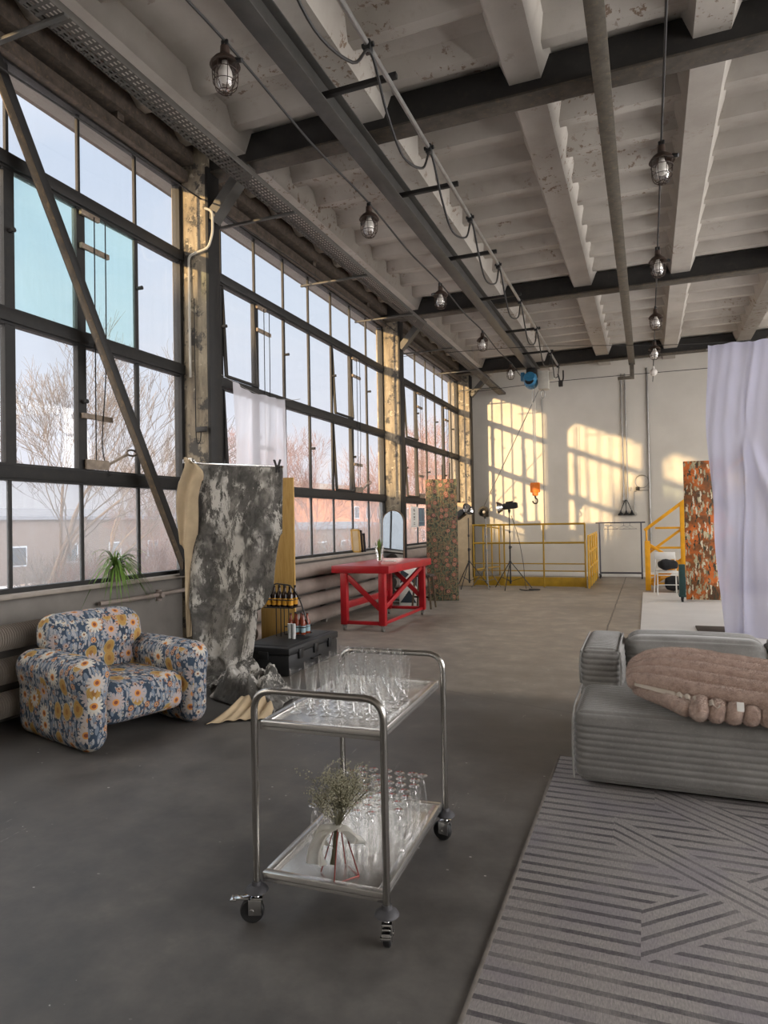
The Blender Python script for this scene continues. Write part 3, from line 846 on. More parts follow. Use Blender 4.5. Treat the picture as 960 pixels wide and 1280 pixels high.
cushion('back_base', (-.2, 5.3, .01), (2.05, 5.6, .35), .05, sofa, bulge=0)
pi_ = MB()
pi_.tube(smooth_path([(-.446, 4.142, .03), (-.449, 4.135, .2), (-.446, 4.142, .36), (-.442, 4.17, .42), (-.44, 4.25, .45), (-.44, 4.7, .455)], 6), .007, 6)
pi_.tube(smooth_path([(-.458, 4.8, .44), (-.462, 4.795, .55), (-.455, 4.81, .64), (-.447, 4.87, .672), (-.447, 5.5, .678)], 6), .007, 6)
pi_.tube(smooth_path([(-.197, 4.79, .44), (-.191, 4.79, .55), (-.197, 4.81, .64), (-.203, 4.87, .676), (-.20, 5.5, .68)], 6), .007, 6)
pi_.build('piping', M['piping'], sofa)

# ------------------------------------------------------------------ fur throw
throw = thing('fur_throw', 'folded taupe ribbed fur blanket with cream satin lining, lying on the corduroy sofa', 'blanket', (0, 0, 0))
paths = []
for k in range(5):                  # upper layer : five puffy ribs running from the left tip towards the right
    t = k / 4; up = math.sin(t * PI * .5)
    paths.append(([(-.15 + .05 * abs(t - .35), 4.47 + .14 * t, .575 + .045 * t), (.0, 4.37 + .32 * t, .60 + .085 * up), (.22, 4.23 + .46 * t, .60 + .105 * up), (.6, 4.07 + .52 * t, .595 + .085 * up), (1.05, 3.94 + .56 * t, .585 + .06 * up)], .052))
for k in range(9):                  # lower layer : fold loops bulging over the front edge
    x = .24 + .083 * k
    paths.append(([(x - .10, 4.46 - .01 * k, .535), (x - .05, 4.27, .54), (x - .02, 4.10, .53), (x, 4.055, .515), (x + .012, 4.07, .545), (x + .02, 4.2, .56)], .043))
for k in range(3):                  # the wedge of the lower layer showing at the left
    paths.append(([(-.10 + .05 * k, 4.48, .535), (.0 + .05 * k, 4.33, .537), (.11 + .05 * k, 4.17, .535), (.19 + .03 * k, 4.07, .52)], .04))
fm = MB(); rg = random.Random(11)
for pts, rad in paths:
    P = smooth_path(pts, 8); n = len(P); rr = []
    for i in range(n):
        e = min(1, i / 3, (n - 1 - i) / 3); rr.append(rad * math.sqrt(max(.02, 1 - (1 - e) ** 2)) * (1 + .08 * fbm(P[i] * 14)))
    fm.tube(P, rr, 14)
core_v = [V(p) for p in fm.v]; core_f = list(fm.f)
for (k, f) in enumerate(core_f):
    if len(f) != 4: continue
    a, b, c_, d = [core_v[i] for i in f]; n = (b - a).cross(d - a)
    if n.length < 1e-9: continue
    ar = n.length; n.normalize()
    for j in range(max(2, int(ar / .000013))):
        u, v = rg.random(), rg.random(); p = (a.lerp(b, u)).lerp(d.lerp(c_, u), v)
        dr = (n + V((rg.gauss(0, .45), rg.gauss(0, .45), rg.gauss(-.1, .45)))).normalized(); L_ = rg.uniform(.004, .009)
        sd = dr.cross(V((rg.random(), rg.random(), rg.random()))).normalized() * .0011
        fm.add([p - sd, p + sd, p + dr * L_], [(0, 1, 2)])
fm.build('fur', M['fur'], throw, smooth=180, solid=None)
sm = MB()
sm.grid(lambda u, v: V((-.10 + .44 * u, 4.40 - .37 * u - .06 * v + .04 * u * u, .592 - .014 * v - .01 * u + (.007 * math.sin(u * 70) if u > .5 else 0))), 60, 6)
sm.build('satin_lining', M['satin'], throw, smooth=80)
sm = MB().grid(lambda u, v: V((.42 + .035 * u, 4.035 - .02 * v, .60 - .045 * v)), 2, 4); sm.build('care_label', M['white'], throw)
# ------------------------------------------------------------------ floral armchair
ang = math.atan2(.27, .96)
# local frame : -y is the front, x runs from the near arm (-) to the far arm (+)
fdir = V((.96, -.27, 0)).normalized(); sdir = V((.27, .96, 0)).normalized()
chair = thing('floral_armchair', 'chunky armchair in slate blue floral fabric with ochre blossoms, in front of the radiator', 'armchair', (-4.02, 4.2, 0), math.atan2(sdir.y, sdir.x))
def puff(lo, hi, r, bulge, extra=None, step=.025):
    c = [(lo[i] + hi[i]) / 2 for i in range(3)]; h = [(hi[i] - lo[i]) / 2 for i in range(3)]
    def d(p, n):
        q = [max(0, 1 - ((p[i] - c[i]) / h[i]) ** 2) for i in range(3)]
        b = bulge * (abs(n.x) * q[1] * q[2] + abs(n.y) * q[0] * q[2] + abs(n.z) * q[0] * q[1])
        p = p + n * (b + .003 * fbm(p * 5))
        return extra(p) if extra else p
    return MB().rbox(lo, hi, r, step, d)
def roll(side):
    def e(p):                       # the arm swells into a roll at the top and leans a little
        k = max(0, min(1, (p.z - .36) / .18)); k = k * k * (3 - 2 * k)
        cx = side * .435
        p.x = cx + (p.x - cx) * (.82 + .26 * k)
        if p.y > .3: p.z -= (p.y - .3) * .06
        return p
    return e
for sgn in (-1, 1):
    puff((sgn*.435 - .125, -.54, .01), (sgn*.435 + .125, .5, .655), .115, .012, roll(sgn)).build('armrest', M['floral'], chair, uvs=1.0, smooth=80)
puff((-.34, -.47, .15), (.34, .46, .44), .08, .025).build('seat', M['floral'], chair, uvs=1.0, smooth=80)
def lean(p):
    p.y += (p.z - .3) * .16
    k = max(0, min(1, (p.z - .6) / .15)); p.y -= .045 * k * (1 if p.y < .3 else 0)
    return p
def back_shape(p):
    k = max(0, min(1, (p.z - .58) / .1)); k = k * k * (3 - 2 * k)
    p.x *= (.86 + .18 * k)
    p.y = .28 + (p.y - .28) * (.85 + .3 * k) + (p.z - .3) * .14
    return p
puff((-.39, .13, .3), (.39, .42, .90), .12, .015, back_shape).build('backrest', M['floral'], chair, uvs=1.0, smooth=80)

# ------------------------------------------------------------------ spider plant on the sill
pl = thing('spider_plant', 'spider plant with long arching green leaves on the sill behind the armchair', 'plant', (-4.93, 5.2, 1.06))
MB().lathe([(.001, 0), (.055, 0), (.075, .11), (.08, .12), (.07, .12), (.066, .1), (.001, .1)], 20).build('pot', M['pot'], pl)
rg = random.Random(5)
for i in range(98):
    a = rg.uniform(0, 6.28); L_ = rg.uniform(.3, .62); up = rg.uniform(.5, 1.0)
    if math.cos(a) < -.2 and rg.random() < .8: a = PI - a
    dr = V((math.cos(a), math.sin(a), 0)); dr.x *= .45 if dr.x < 0 else .75
    mb = MB()
    def at(v):
        out = L_ * (v * .55 + .25 * v * v) * (1.25 - up * .6); h = L_ * (1.05 * up * v - (1.7 - up * .95) * v * v * .95)
        return dr * out + V((0, 0, .11 + h))
    sd = V((-math.sin(a), math.cos(a), 0))
    def fn(u, v):
        w = .008 * math.sin(PI * min(1, .15 + v * .85)) + .0008
        p = at(v) + sd * (u - .5) * 2 * w; p.z += abs(u - .5) * .006
        p.x = max(p.x, -.045); return p
    mb.grid(fn, 2, 9)
    mb.build('leaf', M['leaf'], pl, smooth=60)

# ------------------------------------------------------------------ backdrop stand, canvas, clamps
st = thing('backdrop_stand', 'chromed backdrop stand with crossbar behind the mottled grey canvas', 'stand', (-4.42, 5.8, 0))
MB().cyl((0, 0, .02), (0, 0, 1.15), .017).build('pole', M['chrome'], st)
MB().cyl((0, 0, 1.1), (0, 0, 2.27), .012).build('pole', M['chrome'], st)
MB().cyl((.62, .06, .02), (.62, .06, 2.2), .014).build('pole', M['chrome'], st)
MB().cyl((-.03, 0, 2.255), (1.04, .03, 2.17), .011).build('crossbar', M['chrome'], st)
for px in (0, .62):
    for a in (0.9, 2.2, 3.5) if px == 0 else (1.7, 2.3): MB().tube([(px, 0, .42), (px + .26 * math.cos(a), .22 * math.sin(a), .01)], .008, 8).build('leg', M['chrome'], st)
MB().cyl((0, 0, 1.12), (0, 0, 1.2), .028).cyl((-.05, 0, 1.16), (.04, 0, 1.16), .012).build('collar', M['chrome'], st)
clamp = MB().cbox((-.02, -.02, -.06), (.02, .02, .03), .004).cyl((-.09, 0, 0), (.05, 0, 0), .01).cyl((-.09, 0, -.02), (-.09, 0, .02), .014).bar((-.06, 0, .0), (-.1, 0, .035), .012, .008)
cl = clamp.build('grip_clamp', M['chrome'], None, (-4.43, 5.75, 2.275), 35, None, 'chrome grip clamp on the left end of the backdrop stand crossbar', 'clamp')
ac = thing('spring_clamp', 'black spring clamp gripping the top right corner of the mottled canvas', 'clamp', (-3.42, 5.79, 2.17))
for sx in (-1, 1):
    MB().bar((0, 0, -.03), (sx*.035, 0, .07), .012, .025, (0, 1, 0)).build('handle', M['black'], ac)
MB().cyl((0, -.02, .005), (0, .02, .005), .013).bar((-.012, 0, 0), (-.014, 0, -.06), .01, .02, (0, 1, 0)).bar((.012, 0, 0), (.014, 0, -.06), .01, .02, (0, 1, 0)).build('jaw', M['black'], ac)
cv = thing('canvas_backdrop', 'mottled charcoal painted canvas hanging from the stand and trailing over the floor', 'backdrop', (0, 0, 0))
def lerp(a, b, t): return a + (b - a) * t
def key(t, ks):
    for (a, va), (b, vb) in zip(ks, ks[1:]):
        if t <= b: 
            k = (t - a) / (b - a) if b > a else 0; k = k * k * (3 - 2 * k) ; return lerp(va, vb, k)
    return ks[-1][1]
def sheet(u, v):
    # hangs from the crossbar (v = 0), narrows and sweeps forward onto the floor (v = 1)
    xl = key(v, [(0, -4.40), (.3, -4.42), (.6, -4.40), (.8, -4.34), (.92, -4.12), (1, -3.9)])
    xr = key(v, [(0, -3.36), (.08, -3.36), (.3, -3.36), (.52, -3.44), (.68, -3.62), (.82, -3.68), (.9, -3.55), (1, -3.25)])
    y = key(v, [(0, 5.80), (.4, 5.77), (.7, 5.72), (.85, 5.66), (.93, 5.5), (1, 5.25)])
    z = key(v, [(0, 2.23), (.35, 1.5), (.65, .75), (.82, .28), (.92, .10), (1, .05)])
    if v < .02: z = 2.235
    z -= .085 * u * (1 - min(1, v * 3))
    x = lerp(xl, xr, u); env = min(1, v * 3) * (1 - .5 * max(0, v - .8) / .2)
    fold = .035 * math.sin(u * 9 + v * 3) + .02 * math.sin(u * 21 + v * 9 + 1) + .03 * math.sin(u * 5 - v * 7)
    y -= (fold + .03) * env
    x += .02 * math.sin(v * 11 + u * 3) * env
    if v > .85:
        k = (v - .85) / .15
        z += k * (.10 * abs(fbm((x * 3.4, y * 3.1, 1.7))) + .05 * math.sin(PI * u))
    return V((x, y, max(z, .012)))
MB().grid(sheet, 70, 110).build('cloth', M['backdrop'], cv, smooth=80, solid=.004)
def pile(u, v):                     # crumpled slack of the canvas on the floor
    xl = key(v, [(0, -4.15), (.3, -4.0), (.55, -3.8), (.8, -3.34), (1, -3.28)]); xr = key(v, [(0, -3.22), (.4, -3.04), (1, -2.93)])
    x = lerp(xl, xr, u); y = key(v, [(0, 5.62), (1, 4.84)]) + .07 * math.sin(u * 3.1) 
    edge = min(1, 5 * u, 5 * (1 - u), 6 * (1 - v) + .25)
    rid = abs(fbm((x * 4.2, y * 3.2, 2.2))) * .26 + .10 * (1 - abs(math.sin(u * 8 + v * 5 + 2 * fbm((x * 3, y * 3, 7))))) + abs(fbm((x * 12, y * 11, 4))) * .05
    return V((x + .03 * fbm((x * 6, y * 6, 1)), y, .015 + edge * (rid + .05)))
MB().grid(pile, 70, 70).build('cloth', M['backdrop'], cv, smooth=80, solid=.004)
def hem(u, v):                      # cream reverse of the canvas where it lies turned over on the floor
    a_ = pile(u, .97); e = V((lerp(-3.30, -2.90, u), lerp(4.42, 4.78, u) + .05 * math.sin(u * 5), .012))
    p = a_.lerp(e, v); p.z = max(.008, (a_.z + .02) * (1 - v) ** 1.3 + .018 + .02 * math.sin(u * 13 + v * 3) * (1 - v) + .006 * math.sin(u * 31))
    return p
MB().grid(hem, 50, 16).build('reverse_side', M['cream'], cv, smooth=80, solid=.004, label='cream reverse side of the canvas turned over on the floor')
def flap(u, v):
    xl = key(v, [(0, -4.46), (.08, -4.48), (.28, -4.58), (.45, -4.56), (.7, -4.47), (1, -4.44)])
    xr = key(v, [(0, -4.42), (.06, -4.28), (.15, -4.24), (.28, -4.33), (.5, -4.37), (.75, -4.41), (1, -4.43)])
    z = key(v, [(0, 2.31), (.08, 2.22), (.5, 1.4), (1, .45)]) 
    return V((lerp(xl, xr, u), 5.72 - .05 * math.sin(PI * u) - .03 * math.sin(u * 8 + v * 6) , z - .06 * abs(u - .4) * (v < .2)))
MB().grid(flap, 16, 50).build('reverse_side', M['cream'], cv, smooth=80, solid=.004, label='cream reverse side folded forward along the left edge')

# pine board behind the case
MB().cbox((-4.62, 7.36, 0), (-4.125, 7.385, 2.18), .003).build('pine_board', M['pine'], None, None, 35, None, 'tall golden pine board upright between the mottled canvas and the radiator', 'board')

# ------------------------------------------------------------------ equipment case
case = thing('equipment_case', 'long black hard equipment case on the floor beside the trailing canvas', 'case', (-3.80, 6.68, 0))
MB().cbox((-.3, -.58, .012), (.3, .58, .225), .02).build('body', M['rubber_black'], case)
MB().cbox((-.31, -.59, .222), (.31, .59, .305), .02).cbox((-.24, -.5, .30), (.24, .5, .312), .006).build('lid', M['rubber_black'], case)
for y in (-.35, 0, .35): MB().cbox((.3, y - .045, .16), (.325, y + .045, .265), .006).build('latch', M['black'], case)
for y in (-.3, .3): MB().cbox((-.06 + (0), y*1.98 - .012, .17), (.06, y*1.98 + .012, .255), .006).build('latch', M['black'], case)
MB().tube(fillet([(.3, -.1, .11), (.335, -.1, .11), (.335, .1, .11), (.3, .1, .11)], .015), .009, 8).build('handle', M['black'], case)
for x in (-.22, .22):
    for y in (-.5, .5): MB().cbox((x - .03, y - .03, 0), (x + .03, y + .03, .014), .003).build('foot', M['rubber_grey'], case)

# bottle rack on it
zt = .312
rk = thing('bottle_rack', 'black two tier wire bottle rack standing on the equipment case', 'rack', (-3.86, 6.75, zt))
for (dx, dz, w) in ((-.09, .33, .37), (.12, .03, .26)):
    rw = MB()
    for zz in (0, .09):
        rw.tube([(dx - w/2, -.1, dz + zz), (dx + w/2, -.1, dz + zz), (dx + w/2, .1, dz + zz), (dx - w/2, .1, dz + zz)], .006, 6, True)
    for k in range(6): rw.tube([(dx - w/2 + w * k / 5, -.1, dz), (dx - w/2 + w * k / 5, .1, dz)], .004, 5)
    rw.build('basket', M['black'], rk)
lg = [(-.12, -.09), (-.06, -.09), (-.12, .09), (-.06, .09)]
for x, y in lg: MB().tube([(x, y, .005), (x, y, .34)], .006, 6).build('leg', M['black'], rk)
MB().tube(fillet([(-.24, 0, .33), (-.2, 0, .6), (.02, 0, .58), (.14, 0, .42), (.24, 0, .14)], .05), .008, 8).build('handle', M['black'], rk)
MB().cbox((-.275, -.1, .325), (.095, .1, .334), .002).build('tier', M['black'], rk)
def bottle(nm, glassm, labm, h, r, loc, label, group):
    b = thing(nm, label, 'bottle', loc, rnd.uniform(0, 6), group)
    MB().lathe([(.001, 0), (r, 0), (r, h*.56), (r*.85, h*.64), (r*.42, h*.76), (r*.38, h*.95), (r*.44, h*.955), (r*.44, h), (.001, h)], 14).build('glass', M[glassm], b)
    MB().lathe([(r*1.03, h*.1), (r*1.03, h*.42)], 14).build('label', M[labm], b)
    MB().cyl((0, 0, h*.97), (0, 0, h*1.01), r*.46, None, 10).build('cap', M['black'], b)
    return b
b0 = None
for j, y in enumerate((-.055, .05)):
    for i in range(5):
        lb = 'yellow label brown bottle, upper tier of rack, %s row, %s from left' % (('front', 'rear')[j], nth[i])
        loc = (-3.95 - .14 + .07 * i, 6.75 + y, zt + .336)
        b0 = bottle('beer_bottle', 'brown_glass', 'label_yellow', .24, .031, loc, lb, 'yellow label bottles on the rack') if b0 is None else (dup(b0, loc, 0, lb), b0)[1]
b1 = None
for j, y in enumerate((-.055, .05)):
    for i in range(3):
        lb = 'blue label amber bottle, lower basket of rack, %s row, %s from left' % (('front', 'rear')[j], nth[i])
        loc = (-3.74 - .07 + .078 * i, 6.75 + y, zt + .036)
        b1 = bottle('beer_bottle', 'amber_glass', 'label_blue', .23, .031, loc, lb, 'pale blue label bottles on the rack') if b1 is None else (dup(b1, loc, 0, lb), b1)[1]
c0 = None
for i, (dx, what) in enumerate(((0, 'left'), (.05, 'right'))):
    cs = MB()
    for k in range(5): cs.lathe([(.019, .022*k + .003), (.024, .022*k + .078), (.026, .022*k + .08), (.0225, .022*k + .078)], 16)
    cs.build('cup_stack', M['cup'], None, (-3.76 + dx, 6.58, zt), 60, None, '%s of two stacks of white plastic cups in front of the bottle rack' % what, 'cups', 'cup stacks on the case')
# ------------------------------------------------------------------ radiators
def radiator(y0, y1, zs, r, label, ribbed=False):
    t = thing('pipe_radiator', label, 'radiator', (-4.86, (y0 + y1) / 2, 0)); h = (y1 - y0) / 2
    for z in zs:
        mb = MB()
        if ribbed:
            n = int((y1 - y0) / .022); prof = []
            for i in range(n):
                a = -h + 2*h*i/n
                prof += [(r*.72, a), (r*.72, a + .008), (r, a + .0095), (r, a + .013), (r*.72, a + .0145)]
            mb.lathe(prof, 14, Matrix.Rotation(R(-90), 4, 'X'), (0, 0, z))
            mb.build('finned_pipe', M['fins'], t, smooth=20)
        else:
            mb.tube([(0, -h, z), (0, h, z)], r, 18).build('heating_pipe', M['radiator'], t)
    for y in (-h + .15, 0, h - .15):
        MB().cbox((-.13, y - .02, 0), (-.02, y + .02, max(zs) + r*.5), .004).build('bracket', M['wall_low'], t)
    return t
radiator(.3, 4.9, (.18, .45, .72), .105, 'finned pipe radiator under the nearest window, partly behind the floral armchair', True)
radiator(7.5, 12.0, (.17, .41, .65, .89), .105, 'smooth four pipe radiator under the middle window, behind the red workbench')
radiator(13.1, 18.0, (.17, .41, .65, .89), .105, 'smooth four pipe radiator under the farthest window')
pp = MB().tube(fillet([(-4.95, 5.0, .86), (-4.88, 5.6, .865), (-4.88, 6.28, .88)], .05), .022, 10).build('heating_feed_pipe', M['radiator'], None, None, 35, None, 'pale heating pipe running along the low wall beside the spider plant', 'pipe')
vl = MB().cyl((-4.9, 5.78, .865), (-4.84, 5.78, .865), .05, .03, 12).cyl((-4.9, 5.78, .80), (-4.9, 5.78, .92), .03, None, 12).build('pipe_valve', M['radiator'], None, None, 35, None, 'round valve on the pale heating pipe beside the spider plant', 'valve')

# ------------------------------------------------------------------ diagonal brace over the nearest window
db = thing('diagonal_brace', 'rust streaked angle iron brace running diagonally across the nearest window', 'brace', (-4.75, 6.05, 1.15))
a, b = V((0, 0, 0)), V((0, -2.95, 5.35 - 1.15 + .75 - .1))
a, b = V((0, 0, 0)), V((0, -2.42, 4.48))
MB().bar(a + V((0, -.045, -.02)), b + V((0, -.045, -.02)), .012, .075, (0, 1, .5), .003).build('flange', M['brace_steel'], db)  # lit and shaded faces of the brace are painted as two colours
MB().bar(a + V((-.03, .03, .014)), b + V((-.03, .03, .014)), .07, .085, (0, 1, .5), .004).build('web', M['frame_steel'], db)  # shaded face, put in as darker steel
MB().cbox((-.05, -.05, -.1), (.02, .16, .06), .006).build('gusset', M['frame_steel'], db)

# ------------------------------------------------------------------ white voile over the middle window
def vo(u, v):
    y = lerp(7.08, 8.42, u) + .03 * math.sin(v * 5 + u * 9) * v; dz = .10 * math.sin(PI * u) if v < .15 else 0
    return V((-4.83 + .05 * math.sin(u * 26 + v * 2) * (.4 + .6 * v) + .03 * math.sin(u * 11 + 1), y, lerp(3.40 - .05 * math.sin(PI * u), 2.05, v)))
MB().grid(vo, 90, 24).build('voile_drape', M['voile_thin'], None, None, 80, None, 'short white voile drape hung on a line across the middle window', 'curtain')
MB().tube(smooth_path([(-4.83, 6.6, 3.5), (-4.83, 7.1, 3.41), (-4.83, 7.8, 3.345), (-4.83, 8.5, 3.40), (-4.9, 9.0, 3.5)]), .004, 6).build('hanging_line', M['grey_metal'], None, None, 35, None, 'thin line carrying the short white voile drape', 'line')
MB().tube(smooth_path([(-4.68, .25, 5.1), (-4.68, 6.0, 5.33), (-4.68, 12.0, 5.46), (-4.68, 18.3, 5.5)]), .009, 6).build('window_cable', M['cable'], None, None, 35, None, 'black cable strung along the top of the windows', 'cable')
MB().tube(fillet([(-4.84, 6.29, 3.3), (-4.84, 6.29, 4.7), (-4.56, 6.28, 4.74), (-4.5, 6.28, 4.9), (-4.5, 6.28, 5.15), (-4.6, 6.28, 5.2)], .06), .014, 10).build('conduit_pipe', M['grey_light'], None, None, 35, None, 'bent grey conduit on the column beside the nearest window', 'conduit')
MB().tube(smooth_path([(-4.78, 6.3, 4.2), (-4.78, 6.3, 3.2), (-4.77, 6.29, 2.6), (-4.72, 6.29, 2.55), (-4.70, 6.29, 2.7)]), .006, 6).cbox((-4.76, 6.27, 2.66), (-4.62, 6.3, 2.72), .006).build('column_cord', M['cable'], None, None, 35, None, 'dark cord looped down the column above the mottled canvas', 'cord')

# ------------------------------------------------------------------ red workbench
wb = thing('red_workbench', 'bright red wooden workbench on castors with diagonal braces', 'workbench', (-3.92, 9.98, 0))
MB().cbox((-.50, -.98, .85), (.42, 1.06, .96), .008).build('worktop', M['red'], wb)
for x in (-.31, .30):
    for y in (-.93, .90):
        l = MB().cbox((x - .05, y - .045, .09), (x + .05, y + .045, .85), .005).build('leg', M['red'], wb)
        cs = MB().cyl((x - .018, y, .042), (x + .018, y, .042), .042, None, 16); cs.build('castor', M['grey_metal'], l)
        MB().cbox((x - .03, y - .03, .075), (x + .03, y + .03, .092), .002).bar((x - .026, y, .04), (x - .026, y, .08), .006, .03).bar((x + .026, y, .04), (x + .026, y, .08), .006, .03).build('castor_fork', M['grey_metal'], l)
for y in (-.93, .90):
    MB().cbox((-.27, y - .03, .095), (.26, y + .03, .145), .004).build('rail', M['red'], wb)
    MB().bar((-.26, y - .0, .80), (.26, y, .33), .04, .075, (0, 0, 1), .004).build('cross_brace', M['red'], wb)
MB().cbox((-.36, -.92, .31), (-.31, .92, .41), .004).build('side_rail', M['red'], wb)
MB().bar((.3, -.88, .34), (.3, .85, .82), .045, .07, (0, 0, 1), .004).build('cross_brace', M['red'], wb)
MB().cbox((.28, -.9, .0 + .095), (.32, .88, .14), .004).build('rail', M['red'], wb)
# vase with stems
vs = thing('flower_vase', 'clear glass vase with green stems standing on the red workbench', 'vase', (-4.06, 10.05, .961))
MB().lathe([(.001, .004), (.05, .004), (.06, .11), (.075, .25), (.071, .25), (.056, .11), (.046, .012), (.001, .012)], 20).build('glass', M['glassware'], vs)
rg = random.Random(9)
for i in range(16):
    a = rg.uniform(0, 6.28); s_ = rg.uniform(.02, .09); h = rg.uniform(.26, .4)
    mb = MB(); top = V((math.cos(a)*s_, math.sin(a)*s_, h)); f0 = V((-math.cos(a)*.02, -math.sin(a)*.02, .02))
    sd = V((-math.sin(a), math.cos(a), 0))
    mb.grid(lambda u, v: f0.lerp(top, v) + sd * (u - .5) * .045 * math.sin(PI * max(.05, v)) + V((0, 0, .0)), 2, 8)
    mb.build('leaf', M['leaf'], vs, smooth=60)
MB().cbox((-.09, -.06, 0), (.09, .06, .012), .002).build('note_pad', M['white'], None, (-3.9, 10.1, .961), 35, None, 'small white pad lying beside the vase on the red workbench', 'notepad')

# picture frames leaning on the sill
for i, (y, h, c, lb) in enumerate(((10.98, .42, 'pine', 'pale wooden picture frame leaning on the sill, nearest of the leaning stack'), (11.09, .40, 'board_dark', 'dark brown picture frame leaning on the sill, middle of the leaning stack'), (11.21, .34, 'rack_grey', 'grey blue picture frame leaning on the sill, farthest of the leaning stack'))):
    pf = thing('picture_frame', lb, 'picture', (-4.94, y, 1.062), 0, 'picture frames on the sill')
    T = Matrix.Rotation(R(8), 4, 'X') @ Matrix.Rotation(R(0), 4, 'Z')
    fr = MB()
    for lo, hi in (((-.03, 0, 0), (.14, .022, .03)), ((-.03, 0, h - .03), (.14, .022, h)), ((-.03, 0, 0), (0, .022, h)), ((.11, 0, 0), (.14, .022, h))): fr.box(lo, hi, T)
    fr.build('frame', M[c], pf); MB().box((-.02, .006, .02), (.13, .014, h - .02), T).build('backing', M['cream'], pf)

# arched mirror
am = thing('arched_mirror', 'tall arch topped mirror leaning against the column behind the red workbench', 'mirror', (-4.70, 12.28, .0), R(-3))
arch = lambda w, zt, ins: [(-w + ins, ins)] + [(-(w - ins) * math.cos(a), zt - w + (w - ins) * math.sin(a)) for a in [i * PI / 20 for i in range(21)]] + [(w - ins, ins)]
T = Matrix.Rotation(R(-3), 4, 'X')
mb = MB().prism(arch(.24, 1.84, 0), 0, .03, 'y'); mb.xf(T); mb.build('frame', M['mirror_frame'], am)
mb = MB().prism(arch(.24, 1.84, .022), -.004, .002, 'y'); mb.xf(T); mb.build('mirror_glass', M['mirror'], am)
# canvases and stool under the bench
ap = thing('abstract_canvas', 'square white canvas with dark blue angular shapes on the floor behind the red workbench', 'picture', (-4.30, 11.95, 0), R(4))
T = Matrix.Rotation(R(-8), 4, 'X')
MB().cbox((-.14, 0, .0), (.22, .03, .80), .004, T).build('canvas', M['white'], ap)
M['navy'] = plain('navy_paint', '#26323D', .6, 0, .1)
for poly in ([(-.12, .06), (.2, .06), (.05, .3)], [(-.13, .42), (.04, .6), (-.13, .7)], [(.2, .36), (.2, .62), (.06, .5)]):
    mb = MB().prism(poly, -.004, .0, 'y'); mb.xf(T); mb.build('painted_shape', M['navy'], ap)
so = thing('wooden_stool', 'small brown wooden stool on the floor behind the red workbench', 'stool', (-3.88, 11.75, 0))
MB().cbox((-.17, -.15, .58), (.17, .15, .62), .008).build('seat', M['board_dark'], so)
for x in (-1, 1):
    for y in (-1, 1): MB().bar((x*.18, y*.15, 0), (x*.13, y*.11, .585), .03, .03).build('leg', M['brace_steel'], so)
MB().cbox((-.15, -.135, .2), (.15, -.115, .23), .003).cbox((-.15, -.115 - .02 + .0, .2), (.15, -.115, .23), .003).build('stretcher', M['brace_steel'], so)

# ------------------------------------------------------------------ tall folk flower panel and the panels leaning behind it
fp = thing('flower_print_panel', 'tall narrow dark panel with coral and olive flower print standing near the farthest window', 'panel', (-3.86, 12.93, 0), R(14))
MB().cbox((-.315, -.03, 0), (.315, .03, 2.44), .006).build('printed_face', M['floral_board'], fp, uvs=1.0)
MB().cbox((-.28, .03, .02), (-.24, .26, .06), .004).cbox((.24, .03, .02), (.28, .26, .06), .004).cbox((-.28, .22, .02), (.28, .26, .06), .004).bar((-.26, .24, .05), (-.26, .03, 1.2), .03, .03).bar((.26, .24, .05), (.26, .03, 1.2), .03, .03).build('rear_prop', M['pine'], fp)
for i, (x, dx, lb) in enumerate(((-4.02, .02, 'left thin dark rod standing up behind the flower print panel'), (-3.93, .09, 'right leaning dark rod standing up behind the flower print panel'))):
    MB().cyl((x, 13.6, 0), (x + dx, 13.5, 2.78 + .03 * i), .015).build('dark_rod', M['cable'], None, None, 35, None, lb, 'rod')
MB().cbox((-.26, -.015, 0), (.26, .015, 2.04), .004, Matrix.Rotation(R(-3), 4, 'X')).build('white_board_panel', M['cream'], None, (-4.27, 15.93, .005), 35, None, 'tall cream board leaning in the far corner behind the light stand', 'panel').rotation_euler = (0, 0, R(12))
MB().cbox((-.16, -.015, 0), (.16, .015, 1.98), .004, Matrix.Rotation(R(-5), 4, 'X')).build('black_board_panel', M['black_cloth'], None, (-4.30, 14.6, .005), 35, None, 'black board standing just behind the flower print panel', 'panel')

# ------------------------------------------------------------------ posters on the farthest window
ps = thing('hanging_poster', 'white paper poster with a vertical line of dark letters on the farthest window', 'poster', (-4.9, 14.28, 1.47))
MB().cbox((-.002, -.25, 0), (.002, .25, .46), .001).build('sheet', M['white'], ps)

mb = MB()
for z, hw in ((.405, .05), (.385, .03), (.355, .05), (.30, .055), (.285, .055), (.165, .055), (.09, .05), (.055, .05)): mb.box((.002, -.03 - hw, z), (.004, -.03 + hw, z + .012))
mb.bar((.003, -.08, .25), (.003, .03, .20), .003, .014).bar((.003, .03, .25), (.003, -.08, .20), .003, .014).bar((.003, -.08, .39), (.003, .03, .36), .003, .014)
mb.build('lettering', M['board_dark'], ps, smooth=0)
pb = thing('hanging_poster', 'slate blue poster hanging beside the white paper poster on the farthest window', 'poster', (-4.9, 14.78, 1.49))
MB().cbox((-.002, -.22, 0), (.002, .22, .42), .001).build('sheet', M['blue_grey'], pb)
mb = MB().box((.002, -.2, .10), (.004, .2, .115)).box((.002, -.2, .02), (.004, .2, .03))
for y in (-.1, -.05, .14): mb.box((.002, y, .13), (.004, y + .012, .38))
mb.build('printed_lines', M['label_blue'], pb, smooth=0)

